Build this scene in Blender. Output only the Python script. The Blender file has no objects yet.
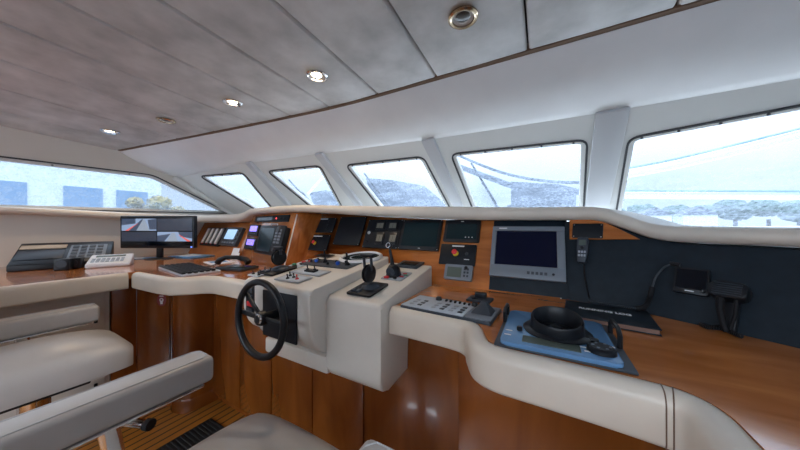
import bpy, bmesh, math, random
from mathutils import Vector, Matrix
random.seed(7)
S = bpy.context.scene
COL = S.collection
EYE = 1.25                       # everything below is laid out relative to eye height and lifted at the end
PSI = math.radians(28.8); F = 260.0
DV = Vector((-math.sin(PSI), math.cos(PSI), 0)); RV = Vector((math.cos(PSI), math.sin(PSI), 0))
def ray(px, py): return DV + RV*((px-400)/F) + Vector((0, 0, (225-py)/F))
def at_z(px, py, z): d = ray(px, py); return d*(z/d.z)
def at_y(px, py, y): d = ray(px, py); return d*(y/d.y)
def at_x(px, py, x): d = ray(px, py); return d*(x/d.x)
class Frame:
    def __init__(s, o, u, v):
        s.o = Vector(o); s.u = Vector(u).normalized(); v = Vector(v)
        s.n = s.u.cross(v).normalized(); s.v = s.n.cross(s.u).normalized()
    def hit(s, px, py, off=0.0):
        d = ray(px, py); o = s.o + s.n*off
        p = d*(o.dot(s.n)/d.dot(s.n)) - s.o
        return Vector((p.dot(s.u), p.dot(s.v)))
    def mat(s, u=0, v=0, n=0, rot=0):
        m = Matrix((( s.u.x, s.v.x, s.n.x, 0), (s.u.y, s.v.y, s.n.y, 0), (s.u.z, s.v.z, s.n.z, 0), (0, 0, 0, 1)))
        m.translation = s.o + s.u*u + s.v*v + s.n*n
        return m @ Matrix.Rotation(rot, 4, 'Z')
    def rect(s, *pts):            # mean rectangle (u0,u1,v0,v1) through TL,TR,BR,BL pixels
        q = [s.hit(*p) for p in pts]
        return ((q[0].x+q[3].x)/2, (q[1].x+q[2].x)/2, (q[2].y+q[3].y)/2, (q[0].y+q[1].y)/2)

# ------------------------------------------------------------------ materials
def new_mat(name):
    m = bpy.data.materials.new(name); m.use_nodes = True
    nt = m.node_tree; return m, nt, nt.nodes['Principled BSDF']
def plain(name, col, rough=0.5, metal=0.0, noise=0.0, nscale=40.0, bump=0.0, coat=0.0, spec=0.5):
    m, nt, b = new_mat(name)
    b.inputs['Base Color'].default_value = (*col, 1); b.inputs['Roughness'].default_value = rough
    b.inputs['Metallic'].default_value = metal; b.inputs['Coat Weight'].default_value = coat
    b.inputs['Specular IOR Level'].default_value = spec
    if noise or bump:
        tc = nt.nodes.new('ShaderNodeTexCoord'); n = nt.nodes.new('ShaderNodeTexNoise')
        n.inputs['Scale'].default_value = nscale; n.inputs['Detail'].default_value = 6
        nt.links.new(tc.outputs['Object'], n.inputs['Vector'])
        if noise:
            r = nt.nodes.new('ShaderNodeValToRGB')
            r.color_ramp.elements[0].position = .3; r.color_ramp.elements[1].position = .7
            r.color_ramp.elements[0].color = (*[c*(1-noise) for c in col], 1)
            r.color_ramp.elements[1].color = (*[min(1, c*(1+noise)) for c in col], 1)
            nt.links.new(n.outputs['Fac'], r.inputs['Fac']); nt.links.new(r.outputs['Color'], b.inputs['Base Color'])
        if bump:
            bp = nt.nodes.new('ShaderNodeBump'); bp.inputs['Strength'].default_value = bump; bp.inputs['Distance'].default_value = .004
            nt.links.new(n.outputs['Fac'], bp.inputs['Height']); nt.links.new(bp.outputs['Normal'], b.inputs['Normal'])
    return m
def wood(name, c1, c2, scale=(3, 3, 22), rough=.22, coat=.6):
    m, nt, b = new_mat(name)
    tc = nt.nodes.new('ShaderNodeTexCoord'); mp = nt.nodes.new('ShaderNodeMapping'); mp.inputs['Scale'].default_value = scale
    n = nt.nodes.new('ShaderNodeTexNoise'); n.inputs['Scale'].default_value = 1.6; n.inputs['Detail'].default_value = 8; n.inputs['Distortion'].default_value = .6
    r = nt.nodes.new('ShaderNodeValToRGB'); r.color_ramp.elements[0].position = .32; r.color_ramp.elements[1].position = .7
    r.color_ramp.elements[0].color = (*c1, 1); r.color_ramp.elements[1].color = (*c2, 1)
    nt.links.new(tc.outputs['Object'], mp.inputs['Vector']); nt.links.new(mp.outputs['Vector'], n.inputs['Vector'])
    nt.links.new(n.outputs['Fac'], r.inputs['Fac']); nt.links.new(r.outputs['Color'], b.inputs['Base Color'])
    b.inputs['Roughness'].default_value = rough; b.inputs['Coat Weight'].default_value = coat; b.inputs['Coat Roughness'].default_value = .08
    return m
def glow(name, col, strength):
    m, nt, b = new_mat(name)
    b.inputs['Base Color'].default_value = (.01, .01, .01, 1)
    b.inputs['Emission Color'].default_value = (*col, 1); b.inputs['Emission Strength'].default_value = strength
    b.inputs['Roughness'].default_value = .2
    return m
def mesh_pane(name):
    m, nt, b = new_mat(name); nt.nodes.remove(b)
    out = nt.nodes['Material Output']
    tc = nt.nodes.new('ShaderNodeTexCoord'); mp = nt.nodes.new('ShaderNodeMapping'); mp.inputs['Scale'].default_value = (1.5, 5, 7)
    mp.inputs['Rotation'].default_value = (.2, .3, .5)
    n1 = nt.nodes.new('ShaderNodeTexNoise'); n1.inputs['Scale'].default_value = 2.2; n1.inputs['Detail'].default_value = 7
    n2 = nt.nodes.new('ShaderNodeTexNoise'); n2.inputs['Scale'].default_value = 60; n2.inputs['Detail'].default_value = 3
    nt.links.new(tc.outputs['Object'], mp.inputs['Vector']); nt.links.new(mp.outputs['Vector'], n1.inputs['Vector']); nt.links.new(tc.outputs['Object'], n2.inputs['Vector'])
    a = nt.nodes.new('ShaderNodeMath'); a.operation = 'ADD'
    nt.links.new(n1.outputs['Fac'], a.inputs[0]); nt.links.new(n2.outputs['Fac'], a.inputs[1])
    mr = nt.nodes.new('ShaderNodeMapRange'); mr.inputs['From Min'].default_value = .7; mr.inputs['From Max'].default_value = 1.35
    mr.inputs['To Min'].default_value = .12; mr.inputs['To Max'].default_value = .62
    nt.links.new(a.outputs[0], mr.inputs['Value'])
    tr = nt.nodes.new('ShaderNodeBsdfTransparent'); tr.inputs['Color'].default_value = (.215, .235, .255, 1)
    tl = nt.nodes.new('ShaderNodeBsdfTranslucent'); tl.inputs['Color'].default_value = (.088, .105, .132, 1)
    mx = nt.nodes.new('ShaderNodeMixShader')
    nt.links.new(mr.outputs['Result'], mx.inputs['Fac']); nt.links.new(tr.outputs[0], mx.inputs[1]); nt.links.new(tl.outputs[0], mx.inputs[2])
    nt.links.new(mx.outputs[0], out.inputs['Surface'])
    return m
M = {}
M['dash_wood'] = wood('dash_wood', (.32, .095, .019), (.53, .185, .045), (2.2, 5, 16))
M['top_wood'] = wood('top_wood', (.44, .142, .032), (.68, .25, .075), (2.5, 9, 9), .16, .8)
M['cab_wood_shaded'] = wood('cab_wood_shaded', (.165, .042, .006), (.29, .085, .015), (5, 5, 1.2), .25, .5)  # same varnished wood as the dash, darkened to paint in the shade
M['cream'] = plain('cream_leather', (.66, .61, .54), .42, noise=.04, nscale=9, bump=.08)
M['pad'] = plain('pad_leather', (.72, .65, .56), .38, noise=.05, nscale=7, bump=.1)
M['pod'] = plain('pod_leather', (.71, .67, .61), .4, noise=.04, nscale=8, bump=.12)
M['seat'] = plain('seat_leather', (.49, .48, .475), .32, noise=.05, nscale=8, bump=.14)
M['head'] = plain('headliner_leather', (.70, .70, .70), .42, noise=.04, nscale=5, bump=.12)
M['wallc'] = plain('window_wall', (.66, .66, .64), .5, noise=.02, nscale=4)
M['mull'] = plain('mullion_grey', (.52, .53, .55), .5)
M['sidewall'] = plain('side_wall_cream', (.62, .58, .52), .55, noise=.02, nscale=4)
M['ceil'] = plain('ceiling_suede', (.49, .485, .48), .9, noise=.19, nscale=6.5, bump=.25, spec=.2)
M['gap'] = plain('dark_gap', (.03, .025, .02), .9)
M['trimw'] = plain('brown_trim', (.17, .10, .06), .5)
M['black'] = plain('black_plastic', (.010, .012, .016), .35, spec=.3)
M['blackm'] = plain('black_panel', (.009, .012, .017), .5, noise=.15, nscale=60, spec=.2)
M['bleather'] = plain('black_leather', (.010, .018, .027), .5, noise=.2, nscale=30, bump=.1, spec=.2)
M['rubber'] = plain('rubber', (.012, .012, .014), .7, spec=.2)
M['dgrey'] = plain('dark_grey', (.04, .05, .065), .4, spec=.35)
M['grey'] = plain('grey_casing', (.16, .19, .23), .4)
M['sgrey'] = plain('silver_grey', (.34, .38, .43), .35)
M['blue'] = plain('blue_grey_casing', (.11, .25, .46), .25, noise=.06, nscale=10)  # blue-grey casing, brightened to put the sky's reflection into the colour
M['ctrl'] = plain('light_control_face', (.50, .57, .65), .4)
M['white'] = plain('white_plastic', (.75, .77, .80), .4)
M['paper'] = plain('white_paper', (.80, .82, .85), .7)
M['bluepaper'] = plain('blue_print', (.10, .30, .55), .4, noise=.5, nscale=25)
M['chrome'] = plain('chrome', (.75, .76, .78), .12, metal=1)
M['brass'] = plain('brass_ring', (.50, .40, .28), .22, metal=1)
M['alu'] = plain('aluminium', (.62, .64, .67), .3, metal=.9)
M['red'] = plain('red_plastic', (.62, .02, .03), .35)
M['yellow'] = plain('yellow_plastic', (.75, .55, .03), .4)
M['green'] = plain('green_plastic', (.04, .25, .12), .4)
M['bluebtn'] = plain('blue_button', (.03, .12, .55), .3)
M['screen'] = plain('dark_screen', (.003, .005, .010), .12, spec=.3)
M['gscreen'] = plain('grey_green_screen', (.10, .13, .115), .2)
M['teal'] = plain('teal_screen', (.008, .022, .028), .14, spec=.3)
M['gauge'] = plain('gauge_face', (.15, .15, .125), .4)
M['pages'] = plain('page_edges', (.22, .13, .10), .8)
M['letter'] = plain('white_lettering', (.75, .78, .8), .5)
M['sticker'] = plain('maroon_sticker', (.22, .03, .035), .4)
M['pane'] = mesh_pane('mesh_covered_glass')
M['teak'] = None
M['mat'] = plain('black_mat', (.010, .010, .011), .85)
M['purple'] = glow('violet_display', (.22, .16, .95), .5)
M['plotblue'] = glow('plotter_display', (.30, .50, .78), .28)
M['bulb'] = glow('lamp_bulb', (1.0, .80, .55), 5)
M['bulboff'] = plain('unlit_bulb', (.05, .04, .035), .2)
M['dbrass'] = plain('unlit_brass', (.16, .10, .06), .3, metal=1)  # reflector brass darkened to paint the shade inside unlit downlights
M['camgrey'] = glow('camera_view_grey', (.16, .22, .33), .38)
M['camlight'] = glow('camera_view_light', (.5, .6, .75), .13)
M['camdark'] = glow('camera_view_dark', (.03, .045, .08), .35)
M['camred'] = glow('camera_view_red', (.75, .12, .10), .25)
M['camoff'] = glow('camera_view_idle', (.02, .028, .05), .25)
M['led'] = glow('red_lamp', (1, .05, .05), .6)
M['blueled'] = glow('blue_lamp', (.1, .2, 1), .8)
M['gasket'] = plain('gasket', (.035, .035, .04), .6)
M['canvas'] = plain('grey_canvas', (.06, .07, .09), .8, noise=.1, nscale=4)
M['hull'] = plain('white_hull', (.75, .78, .8), .4)
M['facade'] = plain('blue_facade', (.16, .27, .42), .7)
M['leaf'] = plain('foliage', (.07, .12, .09), .9, noise=.4, nscale=2)
M['bark'] = plain('bark', (.08, .06, .04), .9)
M['hill'] = plain('dry_hill', (.30, .24, .10), .95, noise=.35, nscale=.6)
M['leaf2'] = plain('light_foliage', (.16, .24, .10), .9, noise=.4, nscale=3)
M['water'] = plain('harbour_water', (.10, .16, .22), .15, bump=.4, nscale=1.5)
def teak():
    m, nt, b = new_mat('teak_planks')
    tc = nt.nodes.new('ShaderNodeTexCoord'); sx = nt.nodes.new('ShaderNodeSeparateXYZ'); nt.links.new(tc.outputs['Object'], sx.inputs[0])
    mu = nt.nodes.new('ShaderNodeMath'); mu.operation = 'MULTIPLY'; mu.inputs[1].default_value = 18
    fr = nt.nodes.new('ShaderNodeMath'); fr.operation = 'FRACT'; gt = nt.nodes.new('ShaderNodeMath'); gt.operation = 'GREATER_THAN'; gt.inputs[1].default_value = .2
    nt.links.new(sx.outputs['X'], mu.inputs[0]); nt.links.new(mu.outputs[0], fr.inputs[0]); nt.links.new(fr.outputs[0], gt.inputs[0])
    n = nt.nodes.new('ShaderNodeTexNoise'); n.inputs['Scale'].default_value = 6
    r = nt.nodes.new('ShaderNodeValToRGB'); r.color_ramp.elements[0].color = (.34, .115, .014, 1); r.color_ramp.elements[1].color = (.50, .20, .035, 1)
    nt.links.new(tc.outputs['Object'], n.inputs['Vector']); nt.links.new(n.outputs['Fac'], r.inputs['Fac'])
    mx = nt.nodes.new('ShaderNodeMix'); mx.data_type = 'RGBA'
    nt.links.new(gt.outputs[0], mx.inputs['Factor']); mx.inputs['A'].default_value = (.02, .012, .008, 1); nt.links.new(r.outputs['Color'], mx.inputs['B'])
    nt.links.new(mx.outputs['Result'], b.inputs['Base Color']); b.inputs['Roughness'].default_value = .35
    return m
M['teak'] = teak()

# ------------------------------------------------------------------ mesh helpers
class MB:
    def __init__(s): s.bm = bmesh.new()
    def _new(s, vs, fs):
        bv = [s.bm.verts.new(v) for v in vs]
        out = []
        for f in fs:
            try: out.append(s.bm.faces.new([bv[i] for i in f]))
            except ValueError: pass
        return bv, out
    def _xf(s, bv, m):
        if m is not None:
            for v in bv: v.co = m @ v.co
    def hexa(s, p, bev=0, seg=2):          # p: 4 lower then 4 upper corners
        bv, fs = s._new(p, [(3, 2, 1, 0), (4, 5, 6, 7), (0, 1, 5, 4), (1, 2, 6, 5), (2, 3, 7, 6), (3, 0, 4, 7)])
        if bev:
            es = list({e for f in fs for e in f.edges})
            bmesh.ops.bevel(s.bm, geom=es, offset=bev, segments=seg, profile=.5, affect='EDGES', clamp_overlap=True)
        return s
    def box(s, x0, x1, y0, y1, z0, z1, bev=0, seg=2, m=None):
        p = [Vector(c) for c in ((x0, y0, z0), (x1, y0, z0), (x1, y1, z0), (x0, y1, z0), (x0, y0, z1), (x1, y0, z1), (x1, y1, z1), (x0, y1, z1))]
        if m is not None: p = [m @ c for c in p]
        return s.hexa(p, bev, seg)
    def lathe(s, prof, seg=28, m=None):
        rings = []
        for r, z in prof:
            if r < 1e-6: rings.append([s.bm.verts.new((0, 0, z))])
            else: rings.append([s.bm.verts.new((r*math.cos(2*math.pi*k/seg), r*math.sin(2*math.pi*k/seg), z)) for k in range(seg)])
        for a, b in zip(rings, rings[1:]):
            for k in range(seg):
                k2 = (k+1) % seg
                if len(a) == 1 and len(b) == 1: continue
                if len(a) == 1: f = [a[0], b[k2], b[k]][::-1]; f = [a[0], b[k], b[k2]]
                elif len(b) == 1: f = [a[k], a[k2], b[0]]
                else: f = [a[k], a[k2], b[k2], b[k]]
                try: s.bm.faces.new(f)
                except ValueError: pass
        s._xf([v for r in rings for v in r], m); return s
    def cyl(s, c, r, h, seg=20, m=None, r2=None, bev=0):
        r2 = r if r2 is None else r2
        pr = [(0, 0), (r-bev, 0), (r, bev), (r2, h-bev), (r2-bev, h), (0, h)] if bev else [(0, 0), (r, 0), (r2, h), (0, h)]
        t = Matrix.Translation(c); return s.lathe(pr, seg, t if m is None else m @ t)
    def sphere(s, c, r, sc=(1, 1, 1), seg=20, m=None):
        n = 10; pr = [(r*math.sin(math.pi*k/n), -r*math.cos(math.pi*k/n)) for k in range(n+1)]
        pr[0] = (0, -r); pr[-1] = (0, r)
        t = Matrix.Translation(c) @ Matrix.Diagonal((*sc, 1)); return s.lathe(pr, seg, t if m is None else m @ t)
    def prism(s, poly, z0, z1, bev=0, seg=2, m=None):
        n = len(poly)
        vs = [Vector((p[0], p[1], z0)) for p in poly] + [Vector((p[0], p[1], z1)) for p in poly]
        if m is not None: vs = [m @ v for v in vs]
        fs = [tuple(range(n))[::-1], tuple(range(n, 2*n))] + [(i, (i+1) % n, n+(i+1) % n, n+i) for i in range(n)]
        bv, fc = s._new(vs, fs)
        if bev:
            es = list({e for f in fc[:2] for e in f.edges})
            bmesh.ops.bevel(s.bm, geom=es, offset=bev, segments=seg, profile=.5, affect='EDGES', clamp_overlap=True)
        return s
    def tube(s, pts, r, seg=10, cyc=False):
        pts = [Vector(p) for p in pts]; n = len(pts); rr = r if isinstance(r, (list, tuple)) else [r]*n
        rings = []; up = None
        for i, p in enumerate(pts):
            a = pts[(i-1) % n] if (cyc or i) else p; b = pts[(i+1) % n] if (cyc or i < n-1) else p
            t = (b-a).normalized()
            if up is None:
                up = Vector((0, 0, 1)) if abs(t.z) < .9 else Vector((1, 0, 0))
            x = t.cross(up).normalized(); up = x.cross(t).normalized()
            rings.append([s.bm.verts.new(p + (x*math.cos(2*math.pi*k/seg) + up*math.sin(2*math.pi*k/seg))*rr[i]) for k in range(seg)])
        for i in range(n if cyc else n-1):
            a, b = rings[i], rings[(i+1) % n]
            for k in range(seg): s.bm.faces.new([a[k], b[k], b[(k+1) % seg], a[(k+1) % seg]])
        if not cyc:
            s.bm.faces.new(rings[0]); s.bm.faces.new(rings[-1][::-1])
        return s
    def sweep(s, path, prof, cap=True):     # path: (x,y,z) going left to right seen by the viewer; prof: (depth away from viewer, height)
        path = [Vector(p) for p in path]; n = len(path); rings = []
        for i, p in enumerate(path):
            a = path[max(0, i-1)]; b = path[min(n-1, i+1)]
            t = Vector((b.x-a.x, b.y-a.y, 0)).normalized(); nn = Vector((-t.y, t.x, 0))
            pr = prof(i) if callable(prof) else prof
            rings.append([s.bm.verts.new(p + nn*d + Vector((0, 0, h))) for d, h in pr])
        k = len(rings[0])
        for a, b in zip(rings, rings[1:]):
            for j in range(k): s.bm.faces.new([a[j], b[j], b[(j+1) % k], a[(j+1) % k]])
        if cap:
            s.bm.faces.new(rings[0]); s.bm.faces.new(rings[-1][::-1])
        return s
    def build(s, name, mat, parent=None, smooth=35):
        bmesh.ops.recalc_face_normals(s.bm, faces=s.bm.faces)
        me = bpy.data.meshes.new(name); s.bm.to_mesh(me); s.bm.free()
        me.materials.append(mat)
        if smooth:
            for p in me.polygons: p.use_smooth = True
            try: me.set_sharp_from_angle(angle=math.radians(smooth))
            except Exception: pass
        o = bpy.data.objects.new(name, me); COL.objects.link(o)
        if parent: o.parent = parent
        return o
def tag(o, label, cat, group=None):
    o['label'] = label; o['category'] = cat
    if group: o['group'] = group
    return o
def thing(name, label, cat, m=None, group=None):
    o = bpy.data.objects.new(name, None); COL.objects.link(o); o.empty_display_size = .05
    if m is not None: o.matrix_world = m if isinstance(m, Matrix) else Matrix.Translation(m)
    return tag(o, label, cat, group)
def struct(o): o['kind'] = 'structure'; return o
def copy_tree(o, parent=None):
    c = o.copy(); COL.objects.link(c); c.parent = parent
    for ch in list(o.children): copy_tree(ch, c)
    return c
def crom(pts, n=6):                         # Catmull-Rom through tuples of any length
    P = [list(p) for p in pts]; out = []
    for i in range(len(P)-1):
        p0, p1, p2, p3 = P[max(0, i-1)], P[i], P[i+1], P[min(len(P)-1, i+2)]
        for k in range(n):
            t = k/n
            out.append(tuple(.5*(2*b + (c-a)*t + (2*a-5*b+4*c-d)*t*t + (3*b-a-3*c+d)*t**3) for a, b, c, d in zip(p0, p1, p2, p3)))
    out.append(tuple(P[-1])); return out
def rounded(poly, r, n=5):                  # round the corners of a planar polygon of Vectors
    out = []; N = len(poly)
    for i in range(N):
        p = poly[i]; a = poly[i-1]; b = poly[(i+1) % N]
        da = (a-p); db = (b-p); ra = min(r, da.length*.45); rb = min(r, db.length*.45)
        A = p+da.normalized()*ra; B = p+db.normalized()*rb
        for k in range(n+1):
            t = k/n; out.append(A*(1-t)**2 + p*2*t*(1-t) + B*t*t)
    return out
def rrect(x0, x1, y0, y1, r, n=4):
    return [(v.x, v.y) for v in rounded([Vector((x0, y0)), Vector((x1, y0)), Vector((x1, y1)), Vector((x0, y1))], r, n)]
def circle(cx, cy, r, n=24, ry=None): return [(cx+r*math.cos(2*math.pi*k/n), cy+(ry or r)*math.sin(2*math.pi*k/n)) for k in range(n)]
def text_mesh(name, body, size, mat, parent, m):
    cu = bpy.data.curves.new(name, 'FONT'); cu.body = body; cu.size = size; cu.align_x = 'CENTER'; cu.align_y = 'CENTER'; cu.extrude = .0003
    cu.offset = size*.035
    ob = bpy.data.objects.new(name, cu); COL.objects.link(ob); bpy.context.view_layer.update()
    me = bpy.data.meshes.new_from_object(ob.evaluated_get(bpy.context.evaluated_depsgraph_get()))
    bpy.data.objects.remove(ob); me.materials.clear(); me.materials.append(mat)
    me.transform(m)
    o = bpy.data.objects.new(name, me); COL.objects.link(o); o.parent = parent; return o
RX = lambda a: Matrix.Rotation(a, 4, 'X'); RY = lambda a: Matrix.Rotation(a, 4, 'Y'); RZ = lambda a: Matrix.Rotation(a, 4, 'Z'); T = lambda *v: Matrix.Translation(v)

# ================================================================== the setting
XL, XR, YB = -3.4, 1.75, -2.3
def ceil_z(x, y):
    z = .80 + .058*(1.33-y)
    if x < -1.5: z -= .15*((x+1.5)/1.9)**2
    return z
def yedge(x): return 1.335 if x > -.9 else 1.335-.08*(x+.9)**2
o = struct(MB().box(XL-.1, XR+.1, YB, 1.6, -1.30, -EYE).build('floor', M['teak']))
# planked ceiling: each plank is a cambered slab with soft edges
seams = [2.0, 1.63, 1.24, .85, .43, -.06, -.51, -.89, -1.276, -1.63, -2.01, -2.4, -2.78, -3.15, -3.46]
mb = MB()
for a, b in zip(seams, seams[1:]):
    x1, x0 = a-.0042, b+.0042; ys = [YB+(1-0)*0 for _ in ()]
    rows = []
    N = 10
    for j in range(N+1):
        row = []
        for x, dz in ((x0, .012), (x0+.008, 0), ((x0+x1)/2, -.002), (x1-.008, 0), (x1, .012)):
            y = YB + (yedge(x)-YB)*j/N
            if j == N: dz = max(dz, .012)
            elif j == N-1: y = yedge(x)-.012
            row.append(mb.bm.verts.new((x, y, ceil_z(x, y)+dz)))
        row.append(mb.bm.verts.new((x1, row[4].co.y, row[4].co.z+.03))); row.append(mb.bm.verts.new((x0, row[0].co.y, row[0].co.z+.03)))
        rows.append(row)
    for r0, r1 in zip(rows, rows[1:]):
        for k in range(7): mb.bm.faces.new([r0[k], r1[k], r1[(k+1) % 7], r0[(k+1) % 7]])
    mb.bm.faces.new(rows[0]); mb.bm.faces.new(rows[-1][::-1])
struct(mb.build('ceiling', M['ceil'], smooth=50))
mb = MB(); xs = [XL-.1+(XR-XL+.4)*i/24 for i in range(25)]
for x0, x1 in zip(xs, xs[1:]):
    mb.hexa([Vector((x, y, ceil_z(x, y)+h)) for h in (.05, .1) for x, y in ((x0, YB), (x1, YB), (x1, yedge(x1)+.1), (x0, yedge(x0)+.1))])
struct(mb.build('ceiling', M['gap'])).name = 'ceiling_backing'
# windscreen: six raked facets
TP = [Vector(p) for p in ((-3.4, 1.28, .51), (-2.41, 1.457, .59), (-1.63, 1.577, .60), (-.70, 1.68, .60), (.315, 1.72, .60), (1.75, 1.62, .58))]
BP = [Vector(p) for p in ((-3.4, 2.00, .04), (-2.52, 2.20, .04), (-1.66, 2.38, .04), (-.65, 2.50, .04), (.35, 2.50, .04), (1.85, 2.30, .04))]
BP = [t+(b-t)*1.17 for t, b in zip(TP, BP)]
def tpz(x):
    for a, b in zip(TP, TP[1:]):
        if x <= b.x: f = max(0, (x-a.x)/(b.x-a.x)); return a.lerp(b, f)
    return TP[-1].copy()
# brown trim that also paints in the edge shadow, and padded headliner between ceiling edge and windscreen
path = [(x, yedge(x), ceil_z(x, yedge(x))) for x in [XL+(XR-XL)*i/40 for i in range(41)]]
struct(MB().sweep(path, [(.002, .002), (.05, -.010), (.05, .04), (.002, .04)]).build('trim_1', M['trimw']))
mb = MB(); NX = 60; NJ = 9; grid = []
for i in range(NX+1):
    x = XL+(XR-XL)*i/NX; y0 = yedge(x)+.018; a = Vector((x, y0, ceil_z(x, y0)-.004)); t = tpz(x); c = Vector((x, t.y+.005, t.z-.005)); row = []
    for j in range(NJ+1):
        f = j/NJ; p = a.lerp(c, f); bul = math.sin(math.pi*f)
        nrm = Vector((0, -(a.z-c.z), -(c.y-a.y))).normalized()
        seam = min(abs(x-s) for s in (-.36, -1.45, -2.55, .95)); dip = .006*math.exp(-(seam/.012)**2)
        wr = .004*math.sin(x*26+6*f)*math.exp(-((x+2.0)/.9)**2)*bul
        row.append(mb.bm.verts.new(p+nrm*(.028*bul+wr-dip)))
    row.append(mb.bm.verts.new(c+Vector((0, .04, .012)))); row.append(mb.bm.verts.new(a+Vector((0, .05, .05))))
    grid.append(row)
for r0, r1 in zip(grid, grid[1:]):
    for k in range(len(r0)): mb.bm.faces.new([r0[k], r1[k], r1[(k+1) % len(r0)], r0[(k+1) % len(r0)]])
struct(mb.build('ceiling_headliner', M['head'], smooth=60)).name = 'trim_2'

def holed_wall(name, outer, holes, thick, nrm, mat):
    mb = MB(); bm = mb.bm; edges = []
    for lp in [outer]+holes:
        vs = [bm.verts.new(p) for p in lp]
        edges += [bm.edges.new((vs[i], vs[(i+1) % len(vs)])) for i in range(len(vs))]
    r = bmesh.ops.triangle_fill(bm, edges=edges, use_beauty=True)
    fs = [g for g in r['geom'] if isinstance(g, bmesh.types.BMFace)]
    ext = bmesh.ops.extrude_face_region(bm, geom=fs)
    for g in ext['geom']:
        if isinstance(g, bmesh.types.BMVert): g.co += nrm*thick
    return struct(mb.build(name, mat, smooth=0))
def window(idx, poly, nrm, studs=True):     # poly: Vectors on the wall plane, nrm points outdoors
    root = bpy.data.objects.new('window_%d' % idx, None); COL.objects.link(root); struct(root); root.location = sum(poly, Vector())/len(poly)
    c0 = root.location.copy()
    rp = [p-c0 for p in rounded(poly, .055)]
    def ring(inset, inset2, z0, z1, name, mat):
        mb = MB(); n = len(rp); q = []
        cen = sum(rp, Vector())/n
        for i in range(n):
            t = (rp[(i+1) % n]-rp[i-1]).normalized(); inn = nrm.cross(t).normalized()
            if inn.dot(cen-rp[i]) < 0: inn = -inn
            q.append([mb.bm.verts.new(rp[i]+inn*d+nrm*z) for d, z in ((inset, z0), (inset2, z0), (inset2, z1), (inset, z1))])
        for i in range(n):
            a, b = q[i], q[(i+1) % n]
            for k in range(4): mb.bm.faces.new([a[k], b[k], b[(k+1) % 4], a[(k+1) % 4]])
        return mb.build(name, mat, root, smooth=40)
    ring(-.007, .003, -.008, .03, 'gasket', M['gasket'])
    ring(.0035, .026, .002, .034, 'window_frame', M['wallc'])
    mb = MB(); n = len(rp); cen = sum(rp, Vector())/n
    ins = [p+(cen-p).normalized()*.010 for p in rp]
    lo = [mb.bm.verts.new(p+nrm*.040) for p in ins]; mb.bm.faces.new(lo)
    pane = mb.build('pane', M['pane'], root, smooth=0)
    if studs:
        xs = sorted(poly, key=lambda p: -p.z)[:2]; a, b = xs[0]-c0, xs[1]-c0
        for k in range(5):
            p = a.lerp(b, .08+.21*k)
            dn = (cen-p); tt = (b-a).normalized(); dn = (dn-tt*dn.dot(tt)).normalized()
            q = nrm.to_track_quat('Z', 'Y').to_matrix().to_4x4(); q.translation = p+dn*.016-nrm*.003
            MB().cyl((0, 0, 0), .006, .01, 10, q).build('snap_stud', M['gasket'], root)
    return root
wpix = [((200, 176), (243, 172.5), (277, 214), (263, 214)),
        ((267.5, 171), (320, 165.5), (346, 214), (320, 214)),
        ((346, 165), (423, 156.5), (453, 214), (385, 214)),
        ((451, 154), (587, 139.5), (583, 214), (475, 214)),
        ((629, 138), (850, 96), (870, 233), (613, 233))]
for i in range(5):
    a, b = TP[i], TP[i+1]; mid = (BP[i]+BP[i+1])/2
    nr = (b-a).cross(mid-(a+b)/2).normalized()
    if nr.y < 0: nr = -nr
    def hit(px, py):
        d = ray(px, py); return d*(a.dot(nr)/d.dot(nr))
    def prj(p): return p-nr*((p-a).dot(nr))
    poly = [hit(*p) for p in wpix[i]]
    holed_wall('wall_front' if i == 0 else 'wall_front.%03d' % i, [a, b, prj(BP[i+1]), prj(BP[i])], [rounded(poly, .055)], .05, nr, M['wallc'])
    window(i+2, poly, nr)
for i in range(1, 5):                       # raised mullion covers
    a, b = TP[i]+Vector((0, -.01, 0)), BP[i]; d = (b-a).normalized(); side = Vector((1, 0, 0)); nn = side.cross(d).normalized()
    if nn.y > 0: nn = -nn
    w = (.035, .04, .045, .07)[i-1]
    p = [a-side*w, a+side*w, b+side*w, b-side*w]
    struct(MB().hexa([q-nn*.03 for q in p]+[q+nn*.022 for q in p], .006).build('trim_%d' % (i+2), M['mull']))
# port side wall with its long window
sidepoly = [Vector((XL, -1.0, .10)), Vector((XL, 1.80, .145)), Vector((XL, 1.08, .495)), Vector((XL, -1.0, .475))]
outer = [Vector((XL, YB, -EYE)), Vector((XL, 1.9, -EYE)), Vector((XL, 2.02, .04)), Vector((XL, 1.28, .51)), Vector((XL, .84, ceil_z(XL, .84)+.05)), Vector((XL, YB, ceil_z(XL, YB)+.05))]
holed_wall('wall_left', outer, [rounded(sidepoly, .05)], .06, Vector((-1, 0, 0)), M['sidewall'])
window(1, sidepoly, Vector((-1, 0, 0)))
p = [Vector((XL, 1.28, .51)), Vector((XL, 2.02, .04))]
struct(MB().tube([p[0]+Vector((.0, -.03, -.005)), p[1]+Vector((0, -.03, 0))], .03, 8).build('trim_7', M['wallc']))
sidepolyr = [Vector((XR, -1.4, .10)), Vector((XR, 1.5, .10)), Vector((XR, 1.0, .50)), Vector((XR, -1.4, .50))]
outer = [Vector((XR, YB, -EYE)), Vector((XR, 2.2, -EYE)), Vector((XR, 2.3, .04)), Vector((XR, 1.62, .58)), Vector((XR, 1.3, .85)), Vector((XR, YB, 1.05))]
holed_wall('wall_right', outer, [rounded(sidepolyr, .05)], .06, Vector((1, 0, 0)), M['sidewall'])
window(7, sidepolyr, Vector((1, 0, 0)))
struct(MB().box(XL-.1, XR+.1, 2.15, 2.25, -1.3, -.02).build('wall_front_lower', M['sidewall']))
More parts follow.
